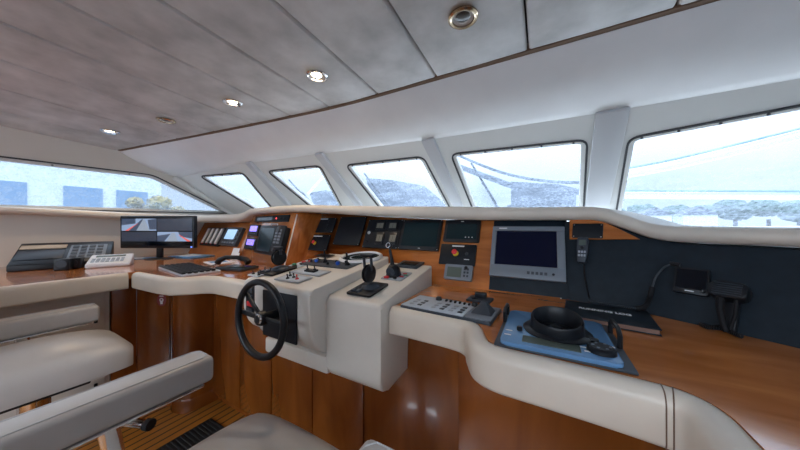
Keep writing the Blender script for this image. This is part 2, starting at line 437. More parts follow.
# unseen aft bulkhead, its opening shaped so fill light enters high only
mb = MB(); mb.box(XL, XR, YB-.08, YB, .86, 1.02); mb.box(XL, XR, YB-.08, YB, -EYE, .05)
struct(mb.build('wall_back', M['cab_wood_shaded']))

# ceiling downlights
def ceil_hit(px, py):
    d = ray(px, py); t = 1.0
    for _ in range(60): t = ceil_z(d.x*t, d.y*t)/d.z
    return d*t
def downlight(px, py, lit, label, pos=None):
    p = pos if pos else ceil_hit(px, py)
    root = thing('downlight', label, 'ceiling light', T(p.x, p.y, p.z-.004), 'recessed downlights in the ceiling')
    MB().lathe([(.058, .002), (.058, -.003), (.050, -.008), (.043, -.006), (.041, .004), (.058, .002)], 32).build('trim_ring', M['chrome' if lit else 'brass'], root)
    MB().lathe([(.041, .003), (.036, .0035), (.0315, .004), (.0312, .0038), (.041, .003)], 28).build('reflector', M['brass' if lit else 'dbrass'], root)
    MB().lathe([(0, -.002), (.018, -.001), (.030, .003), (0, .004)], 20).build('bulb', M['bulb' if lit else 'bulboff'], root)
    if lit:
        l = bpy.data.lights.new('downlight_lamp', 'SPOT'); l.energy = 2.5; l.color = (1, .76, .52); l.spot_size = math.radians(120); l.spot_blend = .8; l.shadow_soft_size = .03
        lo = bpy.data.objects.new('downlight_lamp', l); COL.objects.link(lo); lo.parent = root; lo.location = (0, 0, -.02)
downlight(463, 17, False, 'unlit brass-ringed downlight nearest the camera, largest of the ceiling lights')
downlight(317, 75, True, 'glowing downlight second from the right, over the helm console')
downlight(233, 102, True, 'glowing downlight in the middle of the row, left of the helm')
downlight(166, 120, False, 'small unlit downlight between two glowing ones toward the left wall')
downlight(110, 131, True, 'glowing downlight farthest left, near the left side wall')

# ================================================================== brow, dashboards, worktops
brow = [(-3.31, -2.25, .085, .135), (-3.31, -.6, .085, .135), (-3.31, .3, .082, .130), (-3.31, .95, .045, .112), (-3.26, 1.2, .032, .105), (-3.08, 1.33, .028, .10), (-2.75, 1.355, .028, .10),
        (-2.47, 1.34, .03, .10), (-2.33, 1.34, .055, .115), (-2.22, 1.33, .088, .140), (-1.95, 1.27, .09, .14), (-1.52, 1.185, .088, .136), (-1.33, 1.235, .084, .134), (-1.0, 1.30, .06, .12), (-.45, 1.33, .030, .10),
        (-.1, 1.335, .022, .085), (.1, 1.325, .020, .080), (.19, 1.30, .015, .072), (.26, 1.265, -.015, .040), (.34, 1.215, -.052, .002), (.45, 1.15, -.058, -.006), (.66, 1.03, -.058, -.008), (.9, .8, -.058, -.008),
        (1.03, .45, -.058, -.008), (1.05, -.6, -.058, -.008), (1.05, -2.25, -.058, -.008)]
bp = crom(brow, 5)
def brow_prof(i):
    zb, zt = bp[i][2], bp[i][3]; h = (zt-zb)/2; zm = (zt+zb)/2; pr = [(.28, zb+.002)]
    pr += [(.028-.028*math.cos(math.radians(a)), zm+h*math.sin(math.radians(a))) for a in range(-90, 91, 18)]
    return pr+[(.28, zt)]
root = thing('dashboard_brow', 'long cream padded leather brow running along the dashboard top under the windows', 'dashboard', T(-.45, 1.33, 0))
mb = MB().sweep([(p[0]+.45, p[1]-1.33, 0) for p in bp], brow_prof); mb.build('brow_roll', M['cream'], root, 50)
mb = MB()
pts = [(-3.38, 1.5), (-3.38, 1.97), (-2.52, 2.15), (-1.66, 2.33), (-.65, 2.45), (.35, 2.45), (1.72, 2.28), (1.72, 1.15), (1.1, 1.15), (.6, 1.32), (.3, 1.5), (-.4, 1.5), (-1.4, 1.45), (-2.4, 1.5)]
mb.prism([(x+.45, y-1.33) for x, y in pts][::-1], -.10, -.072); mb.build('brow_shelf', M['cream'], root)

ZD = -.30
TAN = math.tan(math.radians(25))
FD = Frame((0, 1.245, ZD), (1, 0, 0), (0, math.sin(math.radians(25)), math.cos(math.radians(25))))
root = thing('dashboard', 'varnished wood sloping dashboard behind the helm, filled with instrument panels', 'dashboard', T(-.7, 1.245, ZD))
def dz(y): return y
def slope(x, z, y0=1.245): return Vector((x+.7, y0+(z-ZD)*TAN-1.245, z-ZD))
mb = MB(); xs = [-1.483, -1.3, -1.0, -.45, .062]; zt = [.086, .08, .058, .028, .019]
for i in range(4):
    x0, x1 = xs[i], xs[i+1]
    mb.hexa([slope(x0, ZD-.02), slope(x1, ZD-.02), Vector((x1+.7, .33, -.02)), Vector((x0+.7, .33, -.02)), slope(x0, zt[i]), slope(x1, zt[i+1]), Vector((x1+.7, .33, zt[i+1]-ZD)), Vector((x0+.7, .33, zt[i]-ZD))])
bmesh.ops.remove_doubles(mb.bm, verts=mb.bm.verts, dist=1e-5)
mb.build('facing', M['dash_wood'], root)
dash_main = root
# left wing
wu = Vector((.82, -.18, 0)).normalized()
WO = Vector((-2.31, 1.31, ZD)); WL = Vector((-1.49, 1.13, ZD)); lean = math.radians(14.5)
wb = Vector((-wu.y, wu.x, 0))
FW = Frame(WO, wu, wb*math.sin(lean)+Vector((0, 0, math.cos(lean))))
root = thing('dashboard', 'varnished wood wing panel left of the helm holding the radar display', 'dashboard', FW.mat())
WW = (WL-WO).length; HT = .39/math.cos(lean)
loc = FW.mat().inverted()
cor = lambda u, z, back=None: loc @ ((WO+wu*u+wb*(math.tan(lean)*(z-ZD)) + Vector((0, 0, z-ZD))) if back is None else (WO+wu*u+wb*back+Vector((0, 0, z-ZD))))
MB().hexa([cor(0, ZD-.02), cor(WW, ZD-.02), cor(WW, ZD-.02, .28), cor(0, ZD-.02, .28), cor(.02, .086), cor(WW, .086), cor(WW, .086, .28), cor(.02, .086, .28)], .004).build('facing', M['dash_wood'], root)
MB().box(WW-.013, WW-.001, .0, .385, .0005, .006, .002).build('edge_strip', M['cream'], root)
dash_wing = root
# far left dashboard
LO = Vector((-3.36, 1.36, ZD)); lu = Vector((1.03, -.045, 0)).normalized(); lb = Vector((-lu.y, lu.x, 0))
FL = Frame(LO, lu, lb*math.sin(math.radians(25))+Vector((0, 0, math.cos(math.radians(25)))))
root = thing('dashboard', 'low wood dashboard in the far left corner beneath the brow', 'dashboard', FL.mat())
loc = FL.mat().inverted()
corl = lambda u, z, back=None: loc @ (LO+lu*u+lb*((z-ZD)*TAN if back is None else back)+Vector((0, 0, z-ZD)))
MB().hexa([corl(0, ZD-.02), corl(1.02, ZD-.02), corl(1.02, ZD-.02, .35), corl(0, ZD-.02, .35), corl(0, .026), corl(1.06, .026), corl(1.06, .026, .35), corl(0, .026, .35)]).build('facing', M['dash_wood'], root)
dash_left = root
# right, black leather dashboard
rp = [(.066, 1.243), (.18, 1.222), (.293, 1.184), (.38, 1.132), (.467, 1.08), (.66, .93), (.83, .72), (.93, .45), (.96, .1), (.96, -.7), (.96, -2.2)]
rpc = crom(rp, 4)
root = thing('dashboard', 'black leather dashboard panel curving round the right side', 'dashboard', T(.293, 1.184, ZD))
TR = math.tan(math.radians(20))
def rprof(i):
    x = rpc[i][0]; zt = .235 if x > .36 else (.315 if x < .2 else .315-.08*(x-.2)/.16)
    return [(0, -.02), (TR*zt, zt), (.22, zt), (.22, -.02)]
MB().sweep([(p[0]-.293, p[1]-1.184, 0) for p in rpc], rprof).build('facing', M['bleather'], root, 40)
r1u = Vector((.227, -.059, 0)).normalized(); r1b = Vector((-r1u.y, r1u.x, 0))
FR = Frame((.066, 1.243, ZD), r1u, r1b*math.sin(math.radians(20))+Vector((0, 0, math.cos(math.radians(20)))))
r2u = Vector((.174, -.104, 0)).normalized(); r2b = Vector((-r2u.y, r2u.x, 0))
FR2 = Frame((.293, 1.184, ZD), r2u, r2b*math.sin(math.radians(20))+Vector((0, 0, math.cos(math.radians(20)))))
r3u = Vector((.193, -.15, 0)).normalized(); r3b = Vector((-r3u.y, r3u.x, 0))
FR3 = Frame((.467, 1.08, ZD), r3u, r3b*math.sin(math.radians(20))+Vector((0, 0, math.cos(math.radians(20)))))
# wood inlay on top of the black dash
m = T(-.293, -1.184, -ZD) @ FR.mat()
poly = [FR.hit(570, 240), FR.hit(640, 240), FR.hit(622, 231), FR.hit(600, 221), FR.hit(570, 220)]
MB().prism([(p.x, p.y) for p in poly], .004, .010, m=m).build('wood_inlay', M['dash_wood'], root)

dash_right = root
# worktops with padded edges
FT = Frame((0, 0, ZD), (1, 0, 0), (0, 1, 0))
padR = crom([(-.484, .80), (-.36, .797), (-.25, .79), (-.207, .772), (-.185, .72), (-.155, .665), (-.10, .637), (0, .632), (.10, .628), (.180, .621), (.203, .616), (.2115, .597), (.212, .56), (.212, .45), (.212, 0), (.212, -.8), (.212, -2.0)], 5)
padL = crom([(-2.25, -2.0), (-2.25, -.6), (-2.25, .2), (-2.25, .50), (-2.245, .60)], 5)
padC = crom([(-2.24, .612), (-2.10, .618), (-1.86, .635), (-1.77, .68), (-1.69, .765), (-1.60, .785), (-1.40, .79), (-1.205, .79)], 5)
def pad_prof(h0=-.395, h1=-.297, w=.052, r=.024):
    pr = [(w, h0)]
    pr += [(.012-.012*math.sin(math.radians(a)), h0+.012-.012*math.cos(math.radians(a))) for a in (0, 45, 90)]
    pr += [(r-r*math.cos(math.radians(a)), h1-r+r*math.sin(math.radians(a))) for a in range(0, 91, 15)]
    pr += [(w-r*.7+r*.7*math.sin(math.radians(a)), h1-r*.7+r*.7*math.cos(math.radians(a))) for a in range(0, 91, 30)]
    return [(d, h-ZD) for d, h in pr]
def offs(path, d):
    out = []
    for i, p in enumerate(path):
        a = path[max(0, i-1)]; b = path[min(len(path)-1, i+1)]; t = Vector((b[0]-a[0], b[1]-a[1])).normalized()
        out.append((p[0]-t.y*d, p[1]+t.x*d))
    return out
root = thing('worktop', 'glossy varnished wood worktop right of the helm with cream padded edge', 'worktop', T(0, .9, ZD))
ix = offs(padR, .048)
back = [(p[0], p[1]) for p in offs(rpc, -.002)]
poly = ix+back[::-1]+[(.06, 1.243), (-.484, 1.243)]
MB().prism([(x, y-.9) for x, y in poly], -.04, 0).build('top_board', M['top_wood'], root, 0)
MB().sweep([(x, y-.9, 0) for x, y in padR], pad_prof()).build('edge_padding', M['pad'], root, 60)
def stitch(path, k, parent, base):
    a = path[k-1]; b = path[k+1]; t = Vector((b[0]-a[0], b[1]-a[1], 0)).normalized(); nn = Vector((-t.y, t.x, 0))
    pts = [Vector((path[k][0]-base[0], path[k][1]-base[1], 0))+nn*(d-.0006 if d < .03 else d)+Vector((0, 0, h+(.0006 if d > .01 else 0))) for d, h in pad_prof()[1:]]
    MB().tube(pts, .0011, 6).build('stitched_seam', M['trimw'], parent)
for k in (-35, -33): stitch(padR, len(padR)+k, root, (0, .9))
root = thing('worktop', 'glossy varnished wood worktop left of the helm with cream padded edge', 'worktop', T(-2.4, .9, ZD))
poly = [p for p in offs(padL, .048)[:-3]]+[(-2.298, .665)]+[p for p in offs(padC, .048)[2:]]+[(-1.205, 1.24), (-1.482, 1.24), (-1.482, 1.126), (WO.x+.01, WO.y-.004), (-3.36, 1.356), (-3.39, 1.356), (-3.39, -2.0)]
MB().prism([(x+2.4, y-.9) for x, y in poly], -.04, 0).build('top_board', M['top_wood'], root, 0)
MB().sweep([(x+2.4, y-.9, 0) for x, y in padL], pad_prof()).build('edge_padding', M['pad'], root, 60)
MB().sweep([(x+2.4, y-.9, 0) for x, y in padC], pad_prof()).build('edge_padding', M['pad'], root, 60)

# base cabinets: one thing per unit
def cabinet(label, pts, depth, z0=-EYE, z1=-.345, door=None, mat='cab_wood_shaded', plinth=True, drawers=0):
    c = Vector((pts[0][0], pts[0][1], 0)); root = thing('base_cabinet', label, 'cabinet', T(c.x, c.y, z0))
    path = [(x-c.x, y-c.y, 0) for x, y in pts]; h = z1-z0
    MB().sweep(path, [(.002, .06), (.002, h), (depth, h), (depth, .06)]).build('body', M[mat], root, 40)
    MB().sweep(path, [(.02, 0), (.02, .0595), (depth, .0595), (depth, 0)]).build('plinth', M['cab_wood_shaded'], root, 40)
    return root, path, h
def front_panel(root, p0, p1, z0, z1, name, mat, th=.012, g=.004):
    a = Vector(p0[:2]); b = Vector(p1[:2]); L = (b-a).length; t = (b-a)/L; fr = Matrix(((t.x, -t.y, 0, a.x), (t.y, t.x, 0, a.y), (0, 0, 1, 0), (0, 0, 0, 1)))
    return MB().box(g, L-g, -th, .001, z0, z1, .003, m=fr).build(name, mat, root), fr, L
root, path, h = cabinet('cream panelled drawer unit at the far left under the worktop', [(-2.42, -1.2), (-2.42, .56)], .5, mat='sidewall')
for k in range(3):
    for j in range(2):
        o, fr, L = front_panel(root, (0, .58*k, 0), (0, .58*(k+1), 0), .07+.41*j, .46+.41*j, 'drawer', M['sidewall'])
        MB().box(.05, L-.05, -.016, -.0125, .12+.41*j, .40+.41*j, .002, m=fr).build('drawer_panel', M['sidewall'], o)
        MB().box(L-.05, L-.035, -.03, -.0165, .24+.41*j, .28+.41*j, .003, m=fr).build('latch', M['black'], o)
root, path, h = cabinet('narrow wooden cabinet end beside the cream drawer unit', [(-2.42, .566), (-2.412, .684)], .4)
front_panel(root, path[0], path[1], .065, h-.004, 'panel', M['cab_wood_shaded'])
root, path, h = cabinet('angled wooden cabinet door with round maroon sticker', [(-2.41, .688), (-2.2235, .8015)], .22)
door, fr, L = front_panel(root, path[0], path[1], .065, h-.004, 'door', M['cab_wood_shaded'])
def sticker_on(root_label, px, py):
    a = Vector((-2.41, .688, 0)); b = Vector((-2.225, .80, 0)); t = (b-a).normalized(); fs = Frame(a, t, (0, 0, 1))
    q = fs.hit(px, py, .014)
    r = thing('sticker', root_label, 'sticker', fs.mat(q.x, q.y, .0135))
    MB().prism(circle(0, 0, .030, 28, .042), 0, .0006).build('sticker_disc', M['sticker'], r)
    mb = MB(); mb.prism(circle(0, .0, .0135, 20), .0007, .0012); mb.box(-.008, .008, -.028, -.008, .0007, .0012); mb.build('emblem', M['letter'], r)
    MB().prism(circle(0, .002, .006, 16), .0013, .0017).build('emblem_centre', M['sticker'], r)
    mb = MB(); mb.box(-.014, .014, .022, .026, .0007, .0012); mb.box(-.012, .012, .029, .032, .0007, .0012); mb.build('lettering', M['letter'], r)
sticker_on('oval maroon sticker with a white emblem on the left cabinet door', 161.5, 300)
colp = crom([(-2.2225, .8025), (-2.17, .795), (-2.10, .815), (-2.06, .87), (-2.05, .955), (-2.0455, 1.02)], 6)
root, path, h = cabinet('rounded wooden corner cabinet left of the wheel', colp, .1)
MB().sweep([(p[0], p[1], 0) for p in path], [(-.006, 0), (-.006, .075), (.001, .085), (.001, 0)]).build('skirting', M['cab_wood_shaded'], root, 40)
def flat_cab(label, x0, x1, y, seams_=()):
    root, path, h = cabinet(label, [(x0, y), (x1, y)], .2)
    xs = [x0]+list(seams_)+[x1]
    for a, b in zip(xs, xs[1:]): front_panel(root, (a-x0, 0), (b-x0, 0), .065, h-.004, 'door', M['cab_wood_shaded'], g=.0025)
    return root
flat_cab('wooden cabinet front behind the steering wheel', -2.044, -1.40, .985, (-1.72,))
flat_cab('wooden cabinet front below the black plate of the helm console', -1.396, -.73, .985, (-1.06,))
flat_cab('wooden cabinet front right of the helm console, below the grey control keyboard', -.726, -.25, .985)
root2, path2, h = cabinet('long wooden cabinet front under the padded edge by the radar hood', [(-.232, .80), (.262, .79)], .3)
front_panel(root2, path2[0], path2[1], .065, h-.004, 'door', M['cab_wood_shaded'])
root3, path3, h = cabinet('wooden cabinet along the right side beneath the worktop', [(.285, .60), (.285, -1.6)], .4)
front_panel(root3, path3[0], path3[1], .065, h-.004, 'door', M['cab_wood_shaded'])
p0 = Vector((-.245, 0, 0))

# ================================================================== helm console (two leather pods)
root = thing('helm_console', 'cream leather helm console standing out from the dashboard with black front plate', 'console', T(-.85, .677, -.60))
def pod(x0, x1, yf, yb, zf, zb, zbot, rad, name, taper=0.0, backy=None):
    by = backy if backy else yb
    prof = [(yf+.012, zf+.002)]
    prof = []
    r = .018
    prof += [(yf+r-r*math.cos(math.radians(a)), zf-r+r*math.sin(math.radians(a))) for a in range(0, 91, 18)]
    zs = zf+(zb-zf)
    prof += [(yb, zb), (yb, -.338), (.966, -.338), (.966, zbot)]
    prof += [(yf+rad-rad*math.sin(math.radians(a)), zbot+rad-rad*math.cos(math.radians(a))) for a in range(0, 91, 15)]
    mb = MB(); n = len(prof)
    vs = [(x0+.85, y-.677, z+.60) for y, z in prof]+[(x1+.85, y-.677, z+.60) for y, z in prof]
    bv, fs = mb._new(vs, [tuple(range(n)), tuple(range(n, 2*n))[::-1]]+[(i, n+i, n+(i+1) % n, (i+1) % n) for i in range(n)])
    es = list({e for f in fs[:2] for e in f.edges})
    bmesh.ops.bevel(mb.bm, geom=es, offset=.010, segments=3, profile=.5, affect='EDGES', clamp_overlap=True)
    return mb.build(name, M['pod'], root, 40)
def zA(y): return -.2425+(y-.677)*(.0745/.629)
def zB(y): return -.277+(y-.756)*(.077/.534)
yA = 1.245+(-.175-ZD)*TAN-.004; yBk = 1.245+(-.20-ZD)*TAN-.004
pod(-1.083, -.748, .677, 1.235, zA(.677), zA(1.235), -.525, .15, 'pod')
pod(-1.2, -1.085, .70, 1.235, zA(.70)-.006, zA(1.235)-.006, -.50, .12, 'side_pod')
pod(-.746, -.492, .756, 1.235, zB(.756), zB(1.235), -.60, .05, 'throttle_pod')
mb = MB().box(-1.15+.85, -.749+.85, .766-.677, .965-.677, -.598+.6, -.527+.6, .012); mb.build('lower_fairing', M['pod'], root)
MB().box(-1.02+.85, -.816+.85, -.006, .0005, -.455+.6, -.268+.6, .002).build('front_plate', M['blackm'], root)
FA = Frame((0, .677, zA(.677)), (1, 0, 0), (0, .629, .0745))
FB = Frame((0, .756, zB(.756)), (1, 0, 0), (0, .534, .077))
FAs = Frame((0, .677, zA(.677)-.006), (1, 0, 0), (0, .629, .0745))
FF = Frame((0, .70, 0), (1, 0, 0), (0, 0, 1))

# steering wheel
wc = Vector((-.93, .60, -.352)); helm = root
R0 = .137
wheel = MB().tube([(R0*math.cos(2*math.pi*k/48), R0*math.sin(2*math.pi*k/48), 0) for k in range(48)], .0125, 12, True).build('steering_wheel', M['black'], None, 60)
def attach(o, parent, mw): o.parent = parent; o.matrix_basis = parent.matrix_world.inverted() @ mw; return o
attach(wheel, helm, T(*wc) @ RX(math.radians(88)) @ RZ(math.radians(-12))); wheel['label'] = 'black three-spoke steering wheel'
root = wheel
for a in (12, 155, 190):
    MB().box(.022, R0-.008, -.009, .009, -.014, -.006, .002, m=RZ(math.radians(a))).build('spoke', M['black'], root)
MB().lathe([(0, .010), (.014, .010), (.024, .004), (.027, -.006), (.027, -.018), (.018, -.02), (.018, -.069), (0, -.069)], 28).build('hub', M['black'], root)
MB().lathe([(.0165, .0112), (.0205, .0085), (.0215, .0060), (.0165, .0112)], 28).build('hub_ring', M['chrome'], root)

# ================================================================== instrument helpers
def panel(fr, corners, name, label, cat, group=None, th=.008, mat='blackm', off=.001, rad=.003, own=None):
    u0, u1, v0, v1 = fr.rect(*corners); w, h = u1-u0, v1-v0
    mw = fr.mat((u0+u1)/2, (v0+v1)/2, off)
    mb = MB().prism(rrect(-w/2, w/2, -h/2, h/2, rad), 0, th, .0012)
    if own:
        r = attach(mb.build(name, M[mat]), own, mw); r['label'] = label
    else:
        r = thing(name, label, cat, mw, group); mb.build('faceplate', M[mat], r)
    return r, w, h, th
def screws(r, w, h, z):
    for sx in (-1, 1):
        for sy in (-1, 1): MB().cyl((sx*(w/2-.006), sy*(h/2-.006), z), .0022, .0012, 8).build('screw', M['alu'], r)
def rect_part(r, name, x0, x1, y0, y1, z0, z1, mat, bev=.001): return MB().box(x0, x1, y0, y1, z0, z1, bev).build(name, M[mat], r)
def knob(r, x, y, z, rad=.007, h=.012, mat='black', name='knob'):
    k = MB().lathe([(0, h), (rad*.8, h), (rad*.9, h-.002), (rad, 0), (0, 0)], 16, T(x, y, z)).build(name, M[mat], r)
    if not r.parent: MB().box(x-.0008, x+.0008, y, y+rad*.8, z+h, z+h+.0006).build('pointer', M['letter'], k)
    return k
def marks(r, pts, z, name='lettering'):
    mb = MB()
    for x0, x1, y0, y1 in pts: mb.box(x0, x1, y0, y1, z, z+.0004)
    return mb.build(name, M['letter'], r)
def estop(r, x, y, z, s=1.0):
    MB().lathe([(0, .004), (.012*s, .004), (.014*s, 0), (0, 0)], 20, T(x+.004*s, y-.004*s, z)).build('yellow_collar', M['yellow'], r)
    MB().lathe([(0, .020), (.007*s, .0195), (.0125*s, .015), (.012*s, .011), (.006*s, .009), (.006*s, .0045), (0, .0045)], 22, T(x, y, z)).build('red_button', M['red'], r)

# --- main dash, from left to right
r, w, h, t = panel(FD, [(314.5, 218), (337.5, 219), (332, 233.5), (310, 232)], 'switch_panel', 'black switch panel of six small knobs above the left emergency stop', 'switch panel', own=dash_main)
for i in range(2):
    for j in range(3): knob(r, (-.25+.5*i)*w, (-.28+.26*j)*h, t, .006, .010)
marks(r, [(-.16*w, .16*w, .40*h, .44*h)], t)
screws(r, w, h, t)
r, w, h, t = panel(FD, [(307.5, 234), (331, 236), (326.5, 251.5), (302, 249.5)], 'emergency_stop_panel', 'black panel with red and yellow emergency stop, at the left end of the dashboard', 'emergency stop', 'emergency stop panels', own=dash_main)
estop(r, -.04*w, -.02*h, t, 1.05); marks(r, [(-.2*w, .2*w, .36*h, .42*h)], t)
screws(r, w, h, t)
r, w, h, t = panel(FD, [(343, 217), (368, 218), (358, 246.5), (332.5, 244)], 'blank_panel', 'large blank black panel between the switches and the gauges', 'panel', own=dash_main); screws(r, w, h, t)
r, w, h, t = panel(FD, [(371, 219.5), (404, 221), (397, 250), (362, 247)], 'gauge_panel', 'black panel with four small rectangular gauges and a round button', 'gauge panel', own=dash_main); screws(r, w, h, t)
for gx, gy, gw, gh in ((-.10, .26, .13, .15), (.27, .26, .13, .15), (-.03, -.18, .11, .2), (.34, -.18, .11, .2)):
    g = rect_part(r, 'gauge', (gx-gw)*w, (gx+gw)*w, (gy-gh)*h, (gy+gh)*h, t, t+.008, 'black', .002)
    rect_part(r, 'dial', (gx-gw*.72)*w, (gx+gw*.72)*w, (gy-gh*.55)*h, (gy+gh*.6)*h, t+.008, t+.009, 'gauge', 0)
    MB().box(gx*w-.0008, gx*w+.0008, (gy-gh*.5)*h, (gy+gh*.4)*h, t+.009, t+.0095).build('needle', M['black'], r)
MB().lathe([(0, .004), (.009, .004), (.011, 0), (0, 0)], 18, T(-.40*w, .02*h, t)).build('round_button', M['sgrey'], r)
knob(r, -.40*w, -.28*h, t, .006, .006)
def display(fr, corners, name, label, cat, glass='teal', inset=(.07, .07, .1, .12), th=.014, case='black', grp=None):
    r, w, h, t = panel(fr, corners, name, label, cat, grp, th=th, mat=case, rad=.006)
    rect_part(r, 'screen', (-.5+inset[0])*w, (.5-inset[1])*w, (-.5+inset[3])*h, (.5-inset[2])*h, t+.0002, t+.001, glass, 0)
    return r, w, h, t
r, w, h, t = display(FD, [(405, 220.5), (444, 221.5), (438, 252.5), (398.5, 249)], 'flat_display', 'black flush-mounted display between the gauges and the right emergency stop', 'display')
marks(r, [(.02*w, .07*w, -.455*h, -.44*h)], t); screws(r, w, h, t)
r, w, h, t = display(FD, [(447, 221), (482, 221), (478.5, 243.5), (443.5, 242)], 'flat_display', 'small black display panel above the right emergency stop', 'display', inset=(.08, .08, .2, .12))
marks(r, [(-.04*w, .04*w, .40*h, .44*h)], t)
for k in range(3): MB().box((.12+.09*k)*w, (.15+.09*k)*w, -.32*h, -.28*h, t+.001, t+.0016).build('key_light', M['letter'], r)
r, w, h, t = panel(FD, [(442.5, 244), (477.5, 246), (474.5, 266.5), (438.5, 264)], 'emergency_stop_panel', 'black panel with emergency stop and key switch, just left of the large monitor', 'emergency stop', 'emergency stop panels', own=dash_main)
estop(r, -.07*w, .08*h, t, 1.1); knob(r, .26*w, .05*h, t, .008, .008, 'dgrey', 'key_switch')
marks(r, [(-.17*w, .17*w, .38*h, .44*h), (.2*w, .34*w, -.24*h, -.2*h)], t)
r, w, h, t = display(FD, [(447, 265), (474.5, 267), (471.5, 282), (444.5, 279.5)], 'depth_display', 'small grey instrument with pale screen low on the dashboard', 'display', 'gscreen', (.1, .38, .18, .16), .02, 'grey')
for i in range(3):
    for j in range(2): MB().box((.20+.11*j)*w, (.27+.11*j)*w, (-.28+.22*i)*h, (-.14+.22*i)*h, t, t+.002, .0008).build('key', M['dgrey'], r)
MB().lathe([(0, .004), (.008, .004), (.009, 0), (0, 0)], 16, T(.27*w, .32*h, t)).build('selector', M['black'], r)
# large monitor and its black backing
u0, u1, v0, v1 = FD.rect((497.5, 220.5), (568.5, 221), (567.5, 300), (485.5, 288))
w, h = u1-u0, v1-v0
r = attach(MB().box(-w/2, w/2, -h/2, h/2, 0, .004, .001).build('backing_panel', M['bleather']), dash_main, FD.mat((u0+u1)/2, (v0+v1)/2, .0008)); r['label'] = 'matt black panel'
u0, u1, v0, v1 = FD.rect((496, 229.5), (565, 231), (564.5, 286), (489, 277)); w, h = u1-u0, v1-v0
r = thing('monitor', 'large grey framed monitor with dark navy screen right of the helm', 'monitor', FD.mat((u0+u1)/2, (v0+v1)/2, .0052))
MB().box(-w/2+.006, w/2-.006, -h/2+.006, h/2-.006, 0, .02, .004).build('rear_case', M['dgrey'], r)
sx0, sx1, sy0, sy1 = -.435*w, .40*w, -.27*h, .41*h
mb = MB()
mb.box(-w/2, w/2, sy1, h/2, .0203, .040, .003); mb.box(-w/2, w/2, -h/2, sy0, .0203, .044, .004); mb.box(-w/2, sx0, sy0+.0002, sy1-.0002, .0203, .040, .001); mb.box(sx1, w/2, sy0+.0002, sy1-.0002, .0203, .040, .001)
mb.build('bezel', M['grey'], r)
MB().box(sx0-.003, sx1+.003, sy0-.003, sy1+.003, .0204, .0205+.012).build('screen', plain('navy_screen', (.003, .005, .022), .15, spec=.25), r)
for k in range(5): MB().box((.02+.055*k)*w, (.055+.055*k)*w, -.42*h, -.37*h, .044, .0458, .0008).build('button', M['dgrey'], r)
MB().cyl((.35*w, -.395*h, .044), .005, .003, 14).build('power_button', M['black'], r)
marks(r, [(-.40*w, -.28*w, .445*h, .465*h)], .0402)

# wing: indicator panel, two violet displays, radar display
r, w, h, t = panel(FW, [(257.5, 215.5), (290, 216.5), (289, 223), (255.5, 221.5)], 'indicator_panel', 'slim black indicator panel with a red lamp at the top of the left wing', 'indicator panel', own=dash_wing)
rect_part(r, 'window_strip', -.42*w, .06*w, -.25*h, .25*h, t, t+.001, 'screen', 0)
MB().lathe([(0, .003), (.006, .0025), (.007, 0), (0, 0)], 14, T(.18*w, .02*h, t)).build('red_lamp', M['led'], r)
for k in range(2): knob(r, (.30+.1*k)*w, 0, t, .006, .006)
for lab, cs in (('upper of two small violet-lit displays left of the radar screen', [(252, 225), (261, 225.5), (259, 236.5), (249.5, 235.5)]), ('lower of two small violet-lit displays left of the radar screen', [(248.5, 238), (258, 239), (256, 250.5), (246, 249)])):
    r, w, h, t = panel(FW, cs, 'data_display', lab, 'display', 'violet displays on the left wing', th=.016, mat='black', rad=.006)
    rect_part(r, 'screen', -.36*w, .36*w, -.12*h, .38*h, t, t+.001, 'purple', 0)
    marks(r, [(-.2*w, .2*w, .08*h, .14*h)], t+.0012, 'digits')
    for k in range(4): MB().box((-.34+.18*k)*w, (-.22+.18*k)*w, -.38*h, -.26*h, t, t+.002, .0006).build('key', M['dgrey'], r)
u0, u1, v0, v1 = FW.rect((266.5, 226), (292, 228), (285, 257.5), (260, 254)); w, h = u1-u0, v1-v0
r = thing('radar_display', 'black radar display with round hooded knobs on the left wing panel', 'radar display', FW.mat((u0+u1)/2, (v0+v1)/2, .001))
MB().box(-w/2+.01, w/2-.01, -h/2+.01, h/2-.01, 0, .03, .004).build('rear_case', M['black'], r)
MB().prism(rrect(-w/2, w/2, -h/2, h/2, .018), .0303, .045, .004).build('front_case', M['black'], r)
MB().prism(rrect(-.42*w, .14*w, -.40*h, .40*h, .02), .0452, .047).build('screen', M['teal'], r)
for i in range(2):
    for j in range(5): MB().box((.2+.12*i)*w, (.29+.12*i)*w, (-.1+.1*j)*h, (-.03+.1*j)*h, .0452, .048, .001).build('key', M['grey'], r)
MB().lathe([(0, .012), (.022, .011), (.026, 0), (0, 0)], 20, T(.30*w, .36*h, .0452)).build('trackball_dome', M['dgrey'], r)
MB().lathe([(0, .01), (.012, .01), (.014, 0), (0, 0)], 18, T(.28*w, -.3*h, .0452)).build('knob', M['dgrey'], r)
MB().tube([(-.1*w, h/2-.002, .038), (-.08*w, h/2+.012, .038), (.14*w, h/2+.012, .038), (.16*w, h/2-.002, .038)], .004, 8).build('handle', M['alu'], r)

